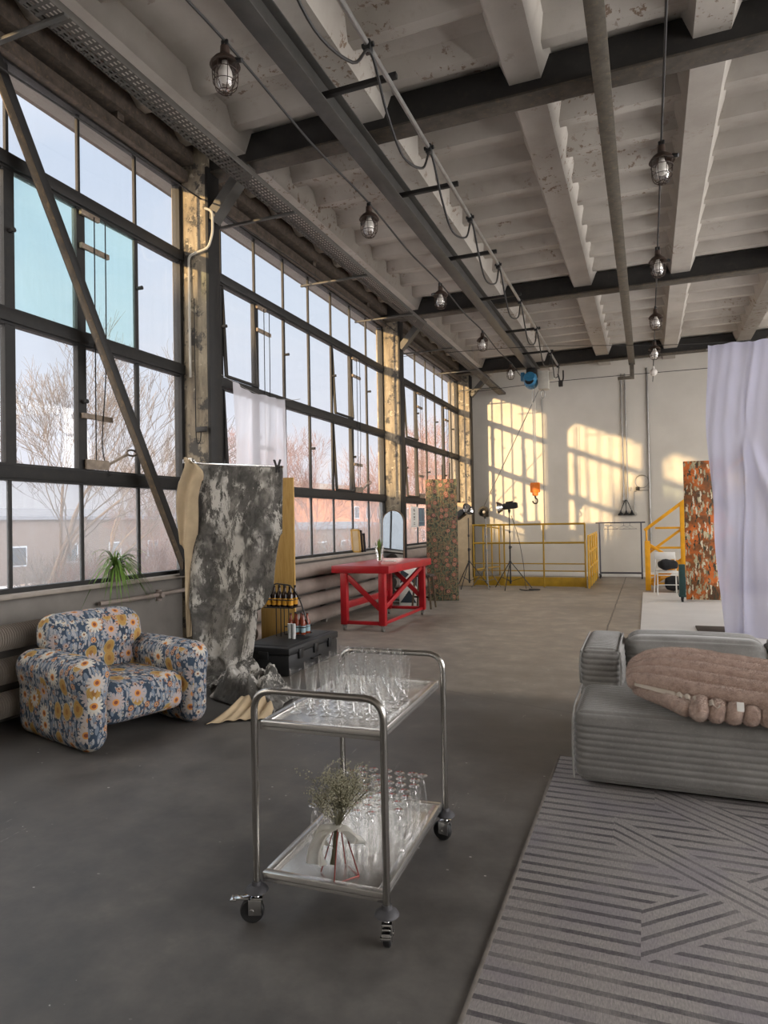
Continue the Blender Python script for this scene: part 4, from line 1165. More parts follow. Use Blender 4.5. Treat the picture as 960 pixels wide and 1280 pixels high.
# ------------------------------------------------------------------ studio lights
def tripod(loc, h, mat, label, spread=.48, zj=.62, rz=0):
    t = thing('light_stand', label, 'stand', loc, rz)
    MB().cyl((0, 0, .12), (0, 0, h * .55), .018).build('pole', mat, t)
    MB().cyl((0, 0, h * .5), (0, 0, h), .012).build('pole', mat, t)
    MB().cyl((0, 0, h*.55 - .04), (0, 0, h*.55 + .03), .027).cyl((0, 0, h*.75 - .03), (0, 0, h*.75 + .02), .022).cyl((.0, 0, h*.55), (.05, 0, h*.55), .012).build('collar', mat, t)
    MB().cyl((0, 0, zj - .03), (0, 0, zj + .03), .03).build('hub', mat, t); MB().cyl((0, 0, .16), (0, 0, .2), .028).build('lower_hub', mat, t)
    for k in range(3):
        a = k * 2 * PI / 3 + .35; e = V((math.cos(a) * spread, math.sin(a) * spread, .012))
        l = MB().tube([(math.cos(a)*.02, math.sin(a)*.02, zj), e], .0105, 8).build('leg', mat, t)
        MB().tube([(math.cos(a)*.02, math.sin(a)*.02, .18), (e.x*.58, e.y*.58, zj*.42)], .007, 6).build('brace', mat, l)
    return t
def strobe(loc, rz, tilt, label, refl=.15):
    t = thing('studio_light', label, 'studio light', loc, rz); T = Matrix.Rotation(tilt, 4, 'Y')
    MB().cbox((-.02, -.075, -.07), (.30, .075, .075), .02, T).cbox((.05, -.03, .075), (.22, .03, .11), .01, T).build('housing', M['black'], t)
    MB().cyl(T @ V((.30, 0, 0)), T @ V((.315, 0, 0)), .06).build('control_panel', M['rubber_grey'], t)
    MB().lathe([(.06, .0), (.085, .02), (refl, .13), (refl + .004, .13), (.09, .015), (.06, -.004)], 24, T @ Matrix.Translation((-.02, 0, 0)) @ Matrix.Rotation(R(-90), 4, 'Y')).build('reflector', M['chrome'], t)
    MB().lathe([(.001, .07), (.03, .06), (.04, .0)], 16, T @ Matrix.Translation((-.02, 0, 0)) @ Matrix.Rotation(R(-90), 4, 'Y')).build('flash_tube', M['bulb'], t)
    MB().cyl((.12, 0, -.15), (.12, 0, -.06), .022).cbox((.09, -.02, -.12), (.15, .02, -.06), .005).build('tilt_bracket', M['black'], t)
    return t
tripod((-3.96, 15.45, 0), 1.66, M['black'], 'black light stand nearest the flower print panel, left of the yellow railing')
strobe((-4.07, 15.5, 1.80), R(150), R(28), 'studio light tilted down on the black stand beside the flower print panel')
tripod((-3.54, 15.45, 0), 1.62, M['grey_metal'], 'slim grey light stand between the two black light stands', .4, .5, .5)
strobe((-3.545, 15.34, 1.78), R(95), R(8), 'studio light facing the room on the slim grey stand', .12)
tripod((-2.98, 15.42, 0), 1.76, M['black'], 'black light stand in front of the middle of the yellow railing', .5, .62, .1)
strobe((-3.1, 15.42, 1.90), R(6), R(-6), 'studio light with bright reflector pointing left above the yellow railing', .15)
for i, (pts, lb) in enumerate((([(-2.75, 15.3, .012), (-2.6, 15.1, .012), (-2.4, 15.2, .012), (-2.55, 15.35, .012), (-2.3, 15.3, .012), (-2.5, 15.12, .012)], 'tangle of black cable on the floor at the foot of the railing light stand'),
                               ([(-2.94, 15.44, 1.7), (-2.80, 15.5, 1.2), (-2.70, 15.52, .6), (-2.66, 15.45, .2), (-2.62, 15.4, .012)], 'black power cable hanging from the studio light above the yellow railing'))):
    MB().tube(smooth_path(pts, 8), .012 if i == 0 else .007, 6).build('power_cable', M['cable'], None, None, 35, None, lb, 'cable')
sl = thing('folded_step_ladder', 'folded yellow and black item leaning beside the cream board', 'ladder', (-4.52, 15.95, 0), R(10))
for x in (-.09, .09): MB().bar((x, -.02, 0), (x*.8, .22, 1.22), .03, .045, (0, 1, 0), .004).build('rail', M['yellow'], sl)
for k in range(5): MB().cbox((-.085, -.005 + .045*k, .2 + .22*k), (.085, .06 + .045*k, .225 + .22*k), .004).build('tread', M['black'], sl)

# ------------------------------------------------------------------ yellow railings
rl = thing('yellow_railing', 'long yellow tube railing with mustard kick board in front of the far wall', 'railing', (-2.68, 16.0, 0))
for z, r in ((1.48, .022), (1.04, .022), (.55, .014), (.38, .014)): MB().cyl((-1.32, 0, z), (1.33, 0, z), r).build('rail', M['mustard'], rl)
for x in (-1.30, -.98, -.55, .38, 1.32): MB().cyl((x, 0, 0), (x, 0, 1.48), .02).build('post', M['mustard'], rl)
MB().cbox((-1.32, -.012, .02), (1.33, .012, .235), .003).build('kick_board', M['mustard'], rl)
rs = thing('yellow_railing', 'yellow railing running back to the far wall behind the light stands', 'railing', (-4.0, 17.72, 0))
for z in (1.48, 1.04, .38): MB().cyl((0, -1.4, z), (0, 1.4, z - .12), .02).build('rail', M['mustard'], rs)
for y in (-.6, .4, 1.4): MB().cyl((0, y, 0), (0, y, 1.45), .02).build('post', M['mustard'], rs)
rt = thing('yellow_railing', 'yellow stair railing seen end on between long railing and clothes rack', 'railing', (-1.28, 17.3, 0))
for z in (1.2, .82, .45): MB().cyl((0, -1.42, z), (0, 1.3, z + .03), .02).build('rail', M['yellow'], rt)
for y in (-1.4, -.75, -.1, .55, 1.25): MB().cyl((0, y, 0), (0, y, 1.2), .022).build('post', M['yellow'], rt)
MB().cbox((-.012, -1.42, .01), (.012, 1.3, .2), .003).build('kick_board', M['mustard'], rt)

# ------------------------------------------------------------------ clothes rack
cr = thing('clothes_rack', 'grey steel clothes rack with a few wire hangers against the far wall', 'rack', (-.69, 18.72, 0))
for x in (-.52, .52):
    MB().cyl((x, 0, .1), (x, 0, 1.47), .02).build('upright', M['rack_grey'], cr)
    MB().cbox((x - .025, -.22, .09), (x + .025, .22, .13), .004).build('foot', M['rack_grey'], cr)
    for y in (-.19, .19): MB().cyl((x - .015, y, .045), (x + .015, y, .045), .045).build('castor', M['rubber_black'], cr)
MB().cyl((-.62, 0, 1.47), (.62, 0, 1.47), .018).build('top_bar', M['rack_grey'], cr)
MB().cyl((-.52, 0, .14), (.52, 0, .14), .025).build('lower_bar', M['rack_grey'], cr)
h0 = None
for x, w_ in ((-.92, 'left'), (-.6, 'middle'), (-.45, 'right')):
    pts = [(-.18, 0, -.16), (0, 0, -.07), (.18, 0, -.16)]
    lb = '%s wire hanger of the three on the grey clothes rack' % w_
    if h0 is None:
        h0 = MB().tube(pts, .006, 6, True).tube(smooth_path([(0, 0, -.07), (0, 0, -.02), (.02, 0, .005), (.0, 0, .024), (-.02, 0, .008)], 5), .005, 6).build('wire_hanger', M['rack_grey'], None, (x, 18.72, 1.46), 35, None, lb, 'hanger', 'hangers on the clothes rack'); h0.rotation_euler = (0, 0, .3)
    else:
        o = h0.copy(); COL.objects.link(o); o.location = (x, 18.72, 1.46); o['label'] = lb; o.rotation_euler = (0, 0, rnd.uniform(-.5, .5))

# ------------------------------------------------------------------ yellow stair
ys = thing('yellow_stair', 'bright yellow steel stair with sloping handrail behind the rust coloured panel', 'stair', (-.02, 15.75, 0))
MB().cbox((-.06, -.06, 0), (.05, .06, 1.08), .006).build('post', M['yellow_bright'], ys)
MB().cyl((-.02, 0, 1.0), (-.02, 0, 1.34), .022).build('post', M['yellow_bright'], ys)
MB().cbox((.66, -.05, .2), (.76, .05, 1.92), .006).build('post', M['yellow_bright'], ys)
MB().bar((-.06, 0, 1.31), (.86, 0, 2.02), .06, .07, (0, 0, 1), .008).bar((.86, 0, 2.02), (1.9, 0, 2.8), .06, .07, (0, 0, 1), .008).build('handrail', M['yellow_bright'], ys)
for z in (1.36, .93): MB().cbox((.02 if z < 1 else .16, -.02, z - .022), (1.6, .02, z + .022), .004).build('rail', M['yellow_bright'], ys)
MB().bar((.0, .01, .80), (.7, .01, 1.34), .03, .055, (0, 0, 1), .004).build('brace', M['yellow_bright'], ys)
MB().bar((-.05, -.02, 1.06), (.42, -.02, .74), .03, .055, (0, 0, 1), .004).bar((.42, -.02, .74), (.9, -.02, .42), .03, .055, (0, 0, 1), .004).build('brace', M['yellow_bright'], ys)
MB().bar((.05, .5, .1), (1.7, .5, 1.35), .03, .16, (0, 0, 1), .004).build('stringer', M['yellow_bright'], ys)
for k in range(6): MB().cbox((.25 + .25*k, -.0, .24 + .19*k), (.5 + .25*k, .8, .27 + .19*k), .004).build('tread', M['yellow_bright'], ys)
MB().cbox((.02, -.02, .12), (.66, .02, .17), .004).cbox((.02, -.02, .3), (.66, .02, .34), .004).build('rail', M['yellow_bright'], ys)

# white folding chair and dark bags
fc = thing('white_metal_chair', 'thin legged white metal chair in front of the yellow stair', 'chair', (.34, 14.95, .012), R(8))
MB().cbox((-.2, -.19, .44), (.2, .2, .475), .01).build('seat', M['white'], fc)
for x in (-.2, .2):
    MB().tube([(x*1.1, -.2, 0), (x*.98, -.1, .46)], .013, 8).build('leg', M['white'], fc)
    MB().tube([(x*1.1, .26, 0), (x, .17, .46), (x*.95, .24, .85)], .013, 8).build('leg', M['white'], fc)
MB().cbox((-.2, .20, .70), (.2, .225, .85), .008).build('backrest', M['white'], fc)
MB().cyl((-.2, -.15, .2), (.2, -.15, .2), .008).cbox((-.215, -.2, .39), (.215, -.18, .41), .003).build('stretcher', M['white'], fc)
def bag(loc, s, rz, label):
    mb = puff((-s[0], -s[1], 0), (s[0], s[1], s[2]), min(s)*.45, .02, lambda p: p + V((0, 0, .03 * fbm(p * 6))))
    o = mb.build('dark_bag', M['black_cloth'], None, loc, 80, None, label, 'bag'); o.rotation_euler = (0, 0, rz); return o
bag((.36, 14.96, .54), (.17, .12, .16), .3, 'black bag slumped on the seat of the white metal chair')
bag((.52, 15.5, .06), (.2, .1, .26), .1, 'dark bag on the white floor behind the white metal chair')

# ------------------------------------------------------------------ rust panel on its wheeled frame
rp = thing('rust_print_panel', 'tall rust orange panel printed with pale brushed leaves, left of the white curtain', 'panel', (1.02, 13.88, .012), R(6))
MB().cbox((-.38, -.025, .02), (.38, .025, 2.63), .006).build('printed_face', M['rust_print'], rp, uvs=1.0)
fr = thing('panel_trolley', 'dark green steel upright on a castor beside the rust coloured panel', 'trolley', (.565, 13.6, .012))
MB().cbox((-.055, -.05, .11), (.055, .05, .70), .006).build('upright', M['dark_green'], fr)
MB().cbox((-.06, -.06, .095), (.06, .34, .13), .004).build('base', M['dark_green'], fr)
for y in (0, .27): MB().cyl((-.018, y, .042), (.018, y, .042), .042).cbox((-.025, y - .02, .06), (.025, y + .02, .1), .003).build('castor', M['rubber_black'], fr)

# white floor, board, curtain
ST(MB().cbox((-.135, 9.3, -.01), (7.0, 15.2, .011), .002), 'trim_7', M['white_floor'])
MB().cbox((.60, 10.05, .012), (1.2, 10.6, .03), .003).build('dark_board', M['board_dark'], None, None, 35, None, 'dark brown board lying on the white floor beside the curtain hem', 'board')
cs = thing('curtain_stand', 'tall stand with crossbar carrying the white voile curtain', 'stand', (0, 9.86, 0))
MB().cyl((1.7, .26, .012), (1.7, .26, 3.86), .02).cyl((1.7, .26, 3.84), (1.7, .08, 3.84), .015).build('pole', M['grey_metal'], cs); MB().cyl((4.1, .26, .012), (4.1, .26, 3.86), .02).cyl((4.1, .26, 3.84), (4.1, .08, 3.84), .015).build('pole', M['grey_metal'], cs)
MB().cyl((.78, .08, 3.84), (4.15, .08, 3.84), .014).build('crossbar', M['grey_metal'], cs)
for x in (1.7, 4.1):
    MB().tube([(x, .26, .5), (x + .15, .66, .02)], .014, 8).build('leg', M['grey_metal'], cs); MB().tube([(x, .26, .5), (x + .3, .28, .02)], .014, 8).build('leg', M['grey_metal'], cs)
def ct(u, v):
    xl = key(v, [(0, .775), (.25, .745), (.6, .86), (1, .93)]); xr = 3.9
    x = lerp(xl, xr, u); z = lerp(3.875, .02, v)
    ph = u * 46 + v * (4 + 6 * u)
    amp = .035 + .05 * v
    y = 9.84 + amp * math.sin(ph) + .05 * math.sin(u * 17 - v * 5) * (.3 + v) + .02 * math.sin(u * 110 + v * 12)
    # gathered swags sweeping down to the right
    d = (u * 3.2 - v * 1.25 - .05); y -= .14 * math.exp(-(d / .09) ** 2) * v
    d = (u * 3.6 - v * .75 - .32); y -= .11 * math.exp(-(d / .07) ** 2) * v
    x += .03 * math.cos(ph) * .6 - .05 * v * math.sin(v * 3)
    return V((x, y, z))
MB().grid(ct, 420, 70).build('voile_curtain', M['voile'], None, None, 80, None, 'tall white voile curtain hanging in soft folds behind the corduroy sofa', 'curtain')
# ------------------------------------------------------------------ overhead rails and services
mr = thing('monorail_girder', 'dark steel hoist rail running the length of the hall under the beams', 'girder', (-2.69, 0, 5.65))
MB().cbox((-.085, YF, -.25), (.085, 18.2, -.235), .003).cbox((-.085, YF, -.015), (.085, 18.2, 0), .003).box((-.012, YF, -.24), (.012, 18.2, -.01)).build('section', M['girder_grey'], mr)
r2 = thing('crane_rail', 'olive brown rail between hoist rail and right lamp cable, ending in a bracket', 'girder', (-.29, 0, 5.65))
MB().cbox((-.075, YF, -.2), (.075, 17.95, -.185), .003).box((-.012, YF, -.19), (.012, 17.95, 0)).cbox((-.06, YF, -.015), (.06, 17.95, 0), .003).build('section', M['rail_olive'], r2)
MB().cbox((-.05, 17.8, -.5), (.05, 17.95, -.18), .004).cbox((-.34, 17.8, -.56), (.05, 17.95, -.5), .004).build('end_bracket', M['rail_olive'], r2)
r3 = thing('crane_rail', 'brown steel rail near the right edge above the white curtain', 'girder', (2.62, 0, 5.65))
MB().cbox((-.09, YF, -.24), (.09, 17.95, -.22), .003).box((-.012, YF, -.23), (.012, 17.95, 0)).build('section', M['rail_olive'], r3)

# cable tray on arms
tr = thing('cable_tray', 'perforated steel cable tray hung along the glazed wall', 'cable tray', (-3.82, 0, 5.2))
MB().box((-.10, YF, -.002), (.10, YB - .1, .002)).build('perforated_base', M['tray_perf'], tr, smooth=0)
MB().cbox((-.104, YF, -.002), (-.098, YB - .1, .06), .001).build('lip', M['tray'], tr); MB().cbox((.098, YF, -.002), (.104, YB - .1, .06), .001).build('lip', M['tray'], tr)
for y in (-1.6, .9, 3.5, 6.75, 8.9, 10.9, 13.4, 15.6, 17.9): MB().cbox((-.98, y - .02, -.03), (.12, y + .02, -.004), .003).build('arm', M['girder_grey'], tr)

# festoon pipe, cross bars, cable loops
fp2 = thing('festoon_pipe', 'thin steel pipe on cross bars right of the hoist rail', 'pipe', (-2.0, 0, 5.42))
MB().cyl((0, YF, 0), (0, 17.3, 0), .022, None, 10).build('pipe', M['grey_metal'], fp2)
for y in (-.7, 1.3, 3.35, 5.4, 7.42, 9.52, 11.5, 13.72, 15.7): MB().cbox((-.66, y - .025, .03), (.06, y + .025, .075), .003).build('cross_bar', M['frame_steel'], fp2)
cys = [-.5, 1.3, 3.0, 4.9, 6.5, 8.2, 9.9, 11.7, 13.5, 15.6, 17.0]
for y in cys: MB().cbox((-.03, y - .035, -.06), (.03, y + .035, .03), .006).cyl((-.05, y, .0), (.05, y, .0), .02).build('carrier', M['black'], fp2)
lc = thing('hanging_cable', 'black cable hanging in loops from the thin overhead pipe', 'cable', (-2.0, 0, 5.36))
lpn = []
for a_, b_ in zip(cys, cys[1:]):
    d = .46 * min(1, (b_ - a_) / 1.7)
    lpn += [(0.02, a_, 0), (.03, lerp(a_, b_, .2), -d * .72), (.0, lerp(a_, b_, .5), -d), (.03, lerp(a_, b_, .8), -d * .72)]
lpn.append((0.02, cys[-1], 0))
MB().tube(smooth_path(lpn, 6), .012, 6).build('loop', M['cable'], lc)

# cage lamps
def lamp(loc, rz, label, group):
    t = thing('cage_lamp', label, 'lamp', loc, rz, group)
    MB().lathe([(.001, .0), (.035, .0), (.038, -.06), (.05, -.075), (.085, -.10), (.112, -.135), (.118, -.15), (.10, -.15), (.075, -.125), (.04, -.11), (.001, -.11)], 24).build('cap', M['rust_cap'], t)
    MB().cyl((.1, 0, -.13), (.155, 0, -.145), .022, .018, 10).build('cable_gland', M['black'], t)
    MB().cyl((-.018, 0, -.01), (-.018, 0, .05), .014, None, 8).cyl((.018, 0, -.01), (.018, 0, .05), .014, None, 8).build('hanger', M['black'], t)
    MB().lathe([(.022, -.10), (.026, -.14), (.05, -.19), (.056, -.225), (.045, -.26), (.02, -.277), (.001, -.28)], 18).build('bulb', M['bulb'], t)
    MB().lathe([(.072, -.14), (.076, -.2), (.07, -.28), (.045, -.32), (.001, -.335)], 20).build('glass_jar', M['glassware'], t)
    cg = MB()
    for k in range(8):
        a = k * PI / 4; q = [(.098, -.145), (.098, -.24), (.085, -.31), (.05, -.35), (0, -.362)]
        cg.tube(smooth_path([(r*math.cos(a), r*math.sin(a), z) for r, z in q], 4), .0035, 5)
    for r, z in ((.099, -.2), (.092, -.285), (.05, -.35)): cg.tube([(r*math.cos(i*PI/12), r*math.sin(i*PI/12), z) for i in range(24)], .0035, 5, True)
    cg.build('wire_cage', M['rust_cap'], t)
    return t
M['rust_cap'] = plain('rusty_enamel', '#3B2D25', .6, .3, .3, 9)
LX, LZ = -2.965, 5.30
l0 = lamp((LX, 4.33, LZ), .0, 'caged pendant lamp on the left cable, nearest the camera', 'lamps on the left cable')
ords = ['second', 'third', 'fourth', 'fifth']
for i, y in enumerate((7.2, 10.1, 12.98, 15.9)): dup(l0, (LX, y, LZ), 1.3 * i + 2.6, 'caged pendant lamp on the left cable, %s from the camera' % ords[i])
l1 = lamp((.2, 6.9, 5.15), 5.9, 'caged pendant lamp on the right cable, nearest the camera', 'lamps on the right cable')
for i, y in enumerate((9.6, 12.3, 14.6)): dup(l1, (.2, y, 5.15), 1.1 * i + .2, 'caged pendant lamp on the right cable, %s from the camera' % ords[i])
gl = None
for i, y in enumerate((15.0, 16.8)):
    MB().sph((0, 0, -.1), .085, 14, 10).cyl((0, 0, -.03), (0, 0, .05), .035, .02, 10).build('pendant_globe_lamp', M['bulb'], None, (.2, y + .2, 5.12), 40, None, '%s small white globe lamp at the far end of the right cable' % ('nearer', 'farther')[i], 'lamp', 'globe lamps')
def cable(name, pts, r, label): return MB().tube(smooth_path(pts, 6), r, 6).build(name, M['cable'], None, None, 35, None, label, 'cable')
def span(x, ys, z, sag):
    pts = []
    for a_, b_ in zip(ys, ys[1:]): pts += [(x, a_, z), (x, (a_ + b_) / 2, z - sag)]
    return pts + [(x, ys[-1], z)]
cable('lamp_cable', span(LX, (-3.3, 1.45, 4.33, 7.2, 10.1, 12.98, 15.9, 18.9), LZ + .05, .05), .012, 'black cable carrying the left row of caged lamps')
cable('lamp_cable', span(.2, (-3.3, 1.4, 4.2, 6.9, 9.6, 12.3, 14.6, 15.2, 17.0, 19.1), 5.2, .03), .010, 'black cable carrying the right row of caged lamps')
cable('cross_wire', [(-4.6, 12.9, 5.0), (-2, 13.5, 5.05), (1, 14.5, 5.0), (5, 15.5, 5.1)], .006, 'thin wire stretched across the hall near the second beam')
cable('cross_wire', [(-4.6, 18.1, 5.15), (-2, 18.0, 5.22), (2, 18.0, 5.2), (7, 18.0, 5.2)], .008, 'thin wire stretched across the hall along the far beam')

# hoist
ho = thing('chain_hoist', 'blue motor chain hoist hanging from the far end of the hoist rail', 'hoist', (-2.64, 17.0, 5.39))
MB().cbox((-.12, -.16, -.16), (.12, .16, -.0), .02).build('trolley_frame', M['black'], ho)
MB().lathe([(.001, -.2), (.1, -.2), (.15, -.17), (.17, -.1), (.17, .16), (.13, .22), (.001, .22)], 22, Matrix.Translation((-.03, 0, -.30)) @ Matrix.Rotation(R(70), 4, 'X')).build('motor', M['blue_motor'], ho)
fn_ = MB()
for k in range(12):
    a = k * PI / 6; fn_.bar((-.03 + .165*math.cos(a), -.1, -.30 + .165*math.sin(a)), (-.03 + .165*math.cos(a), .14, -.30 + .165*math.sin(a)), .012, .03)
fn_.build('cooling_fin', M['blue_motor'], ho)
MB().lathe([(.001, 0), (.1, 0), (.11, .02), (.09, .03), (.001, .03)], 20, Matrix.Translation((-.03, -.21, -.34)) @ Matrix.Rotation(R(70), 4, 'X')).build('fan_cover', M['black'], ho)
MB().cbox((-.27, -.1, -.30), (-.17, .1, -.08), .02).build('terminal_box', M['blue_motor'], ho)
MB().cbox((.16, -.12, -.55), (.42, .14, -.08), .03).cbox((.42, -.05, -.32), (.55, .08, -.12), .02).build('gear_case', M['grey_light'], ho)
MB().tube([(.26 + .05*math.cos(i*PI/6), 0, -.66 + .10*math.sin(i*PI/6)) for i in range(12)], .014, 6, True).build('chain_ring', M['grey_metal'], ho)
MB().cyl((.0, 0, -.4), (.0, 0, -2.9), .008, None, 6).build('lift_chain', M['grey_metal'], ho); MB().cyl((.06, 0, -.4), (.06, 0, -2.9), .008, None, 6).build('lift_chain', M['grey_metal'], ho)
hb = MB().cbox((-.10, -.05, -3.12), (.14, .05, -2.87), .025).cbox((-.05, -.04, -3.2), (.09, .04, -3.1), .02).build('hook_block', M['orange'], ho)
MB().tube(smooth_path([(.02, 0, -3.18), (.02, 0, -3.25), (.07, 0, -3.30), (.06, 0, -3.38), (-.01, 0, -3.39), (-.05, 0, -3.33)], 6), .018, 8).build('hook', M['black'], hb)
MB().cyl((-2.5, 17.1, 4.85), (-4.4, 18.9, 1.95), .012, None, 6).build('stay_cable', M['grey_metal'], None, None, 35, None, 'slanting stay cable from the hoist down to the far left corner', 'cable')
MB().tube(smooth_path([(-2.0, 17.0, 5.2), (-1.95, 17.1, 5.0), (-1.9, 17.2, 5.1), (-1.9, 17.25, 5.33)], 6), .02, 6).cbox((-2.0, 17.05, 4.9), (-1.9, 17.15, 5.05), .01).build('hoist_cable', M['cable'], None, None, 35, None, 'short black cable from the thin pipe to the hoist', 'cable')

# conduits and fittings on the far wall
yb = YB - .025
def wallpipe(name, pts, r, label, cat='conduit', m='grey_metal'): return MB().tube(pts, r, 8).build(name, M[m], None, None, 35, None, label, cat)
for i, x in enumerate((-.60, -.50)):
    wallpipe('drop_conduit', [(x, yb, 5.5), (x, yb, 2.05)], .014, '%s of the twin thin conduits dropping to the three dark sockets' % ('left', 'right')[i])
wallpipe('drop_conduit', [(.06, yb, 5.6), (.06, yb, .7)], .022, 'single conduit pipe on the far wall left of the rust coloured panel')
wallpipe('drop_conduit', [(-2.72, yb, 5.0), (-2.72, yb, 1.0)], .012, 'thin conduit on the far wall behind the orange hook')
for i, x in enumerate((-.68, -.54, -.40)):
    s_ = thing('hanging_socket', '%s dark hanging socket of the three on the far wall' % ('left', 'middle', 'right')[i], 'socket', (x, YB - .06, 1.66), 0, 'hanging sockets on the far wall')
    MB().lathe([(.001, .13), (.02, .13), (.03, .08), (.075, .02), (.075, 0), (.001, 0)], 14).build('bell', M['black'], s_)
    MB().tube(smooth_path([(0, 0, .12), ((-.54 - x) * .5, 0, .3), ((-.54 - x) * .85, .03, .42)], 5), .012, 6).build('lead', M['cable'], s_)
MB().tube([(-.13 + .17*math.cos(i*PI/16), YB - .02, 2.56 + .17*math.sin(i*PI/16)) for i in range(32)], .008, 6, True).build('ring_fitting', M['grey_metal'], None, None, 35, None, 'thin dark ring fixed on the far wall above the small black box', 'ring')
MB().cbox((-.29, YB - .05, 2.33), (-.19, YB, 2.42), .006).build('junction_box', M['black'], None, None, 35, None, 'small black box on the far wall below the thin ring', 'box')
MB().cbox((-.45, YB - .04, 2.31), (-.40, YB, 2.42), .006).build('wall_switch', M['grey_light'], None, None, 35, None, 'small pale switch on the far wall left of the small black box', 'switch')
wallpipe('surface_conduit', fillet([(-.24, yb, 2.32), (.04, yb, 2.32)], .02), .009, 'short level conduit from the small black box to the single pipe')
wallpipe('surface_conduit', fillet([(-.27, yb, 2.3), (-.33, yb, 2.3), (-.33, yb, 1.75)], .03), .009, 'thin conduit from the small black box down to the pale socket')
MB().cbox((-.37, YB - .04, 1.66), (-.27, YB, 1.76), .006).build('wall_socket', M['grey_light'], None, None, 35, None, 'pale square socket right of the three dark hanging sockets', 'socket')

# ------------------------------------------------------------------ outdoors
GZ = -2.2
ST(MB().box((-160, -90, GZ - .3), (-5.4, 160, GZ)), 'ground', M['snow'])
def house(name, label, lo, hi, wm, roof, cols, rows, wz=1.4, ww=1.3):
    h = thing(name, label, 'building', ((lo[0] + hi[0]) / 2, (lo[1] + hi[1]) / 2, GZ))
    sx, sy, sz = (hi[0] - lo[0]) / 2, (hi[1] - lo[1]) / 2, hi[2]
    MB().box((-sx, -sy, 0), (sx, sy, sz)).build('wall', M[wm], h)
    MB().prism([(-sx - .4, sz), (sx + .4, sz), (sx + .4, sz + .25), (0, sz + roof), (-sx - .4, sz + .25)], -sy - .4, sy + .4, 'y').build('roof', M['roof_grey'], h)
    for c in range(cols):
        for r in range(rows):
            y = -sy + (c + .5) * 2 * sy / cols; z = 1.2 + r * 3.0
            f = MB().box((sx - .02, y - ww/2, z), (sx + .06, y + ww/2, z + wz)).build('window', M['out_wall'], h)
            MB().box((sx + .05, y - ww/2 + .1, z + .1), (sx + .08, y + ww/2 - .1, z + wz - .1)).build('pane', M['dark_pane'], f)
    return h
house('warehouse', 'long low grey roofed brick shed beyond the nearest window', (-52, 0, 0), (-40, 62, 4.4), 'brick_brown', 1.0, 14, 1)
house('brick_building', 'red brick building beyond the middle window', (-46, 66, 0), (-30, 96, 7.5), 'brick_red', 1.2, 9, 2)
house('brick_building', 'orange brick building beyond the farthest window', (-34, 100, 0), (-18, 140, 11), 'brick_red', 1.4, 9, 3)
house('brick_annex', 'small brick annex close behind the trees', (-26, 34, 0), (-20, 52, 3.4), 'brick_brown', .5, 5, 1)
nb = thing('sun_blocker', 'added plain grey block behind the camera, shaped to cut off the low sun', 'building', (-30, -27, GZ))
MB().box((-50, -2, 0), (11.8, 2, 10.2)).box((11.8, -2, 0), (13.15, 2, 11.4)).box((13.7, -2, 0), (24.5, 2, 11.4)).box((13.15, -2, 0), (13.7, 2, 6.4)).build('wall', M['out_wall'], nb)  # unseen sun blocker; roof steps and gap shaped for the sunlight indoors

def tree(name, label, loc, h, seed, mat, spread=1.0, levels=5, tr=.12, group='bare trees outside', kind=None, bush=False):
    rg = random.Random(seed); t = thing(name, label, 'shrub' if bush else 'tree', loc, rg.uniform(0, 6.28), group)
    trunk, tw = MB(), MB()
    def grow(p, d, L_, r, lv):
        n = 3; pts = [p]; q = p.copy(); dd = d.copy()
        for i in range(n):
            dd = (dd + V((rg.gauss(0, .13), rg.gauss(0, .13), rg.gauss(.03, .08)))).normalized(); q = q + dd * (L_ / n); pts.append(q.copy())
        r1 = r * .62
        (trunk if lv >= levels - 1 else tw).tube(pts, [lerp(r, r1, i / n) for i in range(n + 1)], 6 if lv >= levels - 1 else 3, caps=False)
        if lv == 0: return
        k = rg.choice((3, 3, 4)) if lv < levels else 5
        for i in range(k):
            f = rg.uniform(.45, 1) if i else 1; bp = pts[0].lerp(pts[-1], f) if f < 1 else pts[-1]
            a = rg.uniform(0, 6.28); tilt = rg.uniform(.3, .75) * spread if i else rg.uniform(.05, .25)
            ax = dd.cross(V((math.cos(a), math.sin(a), .1))).normalized()
            nd = Matrix.Rotation(tilt, 3, ax) @ dd; nd = (nd + V((0, 0, .12))).normalized()
            grow(bp, nd, L_ * rg.uniform(.6, .82), max(.006, r1 * rg.uniform(.55, .8)), lv - 1)
    if bush:
        for i in range(9):
            a = rg.uniform(0, 6.28); grow(V((math.cos(a) * .3, math.sin(a) * .3, 0)), V((math.cos(a) * .5, math.sin(a) * .5, 1)).normalized(), h * .33, tr, levels)
    else: grow(V((0, 0, 0)), V((0, 0, 1)), h * .3, tr, levels)
    if trunk.v: trunk.build('trunk', M['bark'], t, smooth=60)
    tw.build('branches', M[mat], t, smooth=0, kind='stuff')
    return t
def tdup(src, loc, rz, sc, label): o = dup(src, loc, rz, label); o.scale = (sc,) * 3; return o
tA = tree('bare_tree', 'tall bare tree with a pale trunk beyond the left pane of the nearest window', (-15.1, 13.2, GZ), 11.6, 4, 'twig_grey', .8, 6, .13)
tB = tree('bare_tree', 'bare tree with reddish twigs beyond the left part of the middle window', (-15.9, 25.4, GZ), 9.0, 8, 'twig_red', 1.1, 6, .12)
tdup(tA, (-19.7, 19.9, GZ), 2.2, .85, 'smaller bare tree beyond the middle pane of the nearest window')
tdup(tB, (-19.4, 22.8, GZ), 1.4, .8, 'bare reddish tree beyond the right pane of the nearest window')
tdup(tB, (-15.2, 29.3, GZ), 3.4, 1.0, 'bare reddish tree beyond the middle panes of the middle window')
tdup(tB, (-15.8, 36.7, GZ), 5.0, 1.0, 'bare reddish tree beyond the right panes of the middle window')
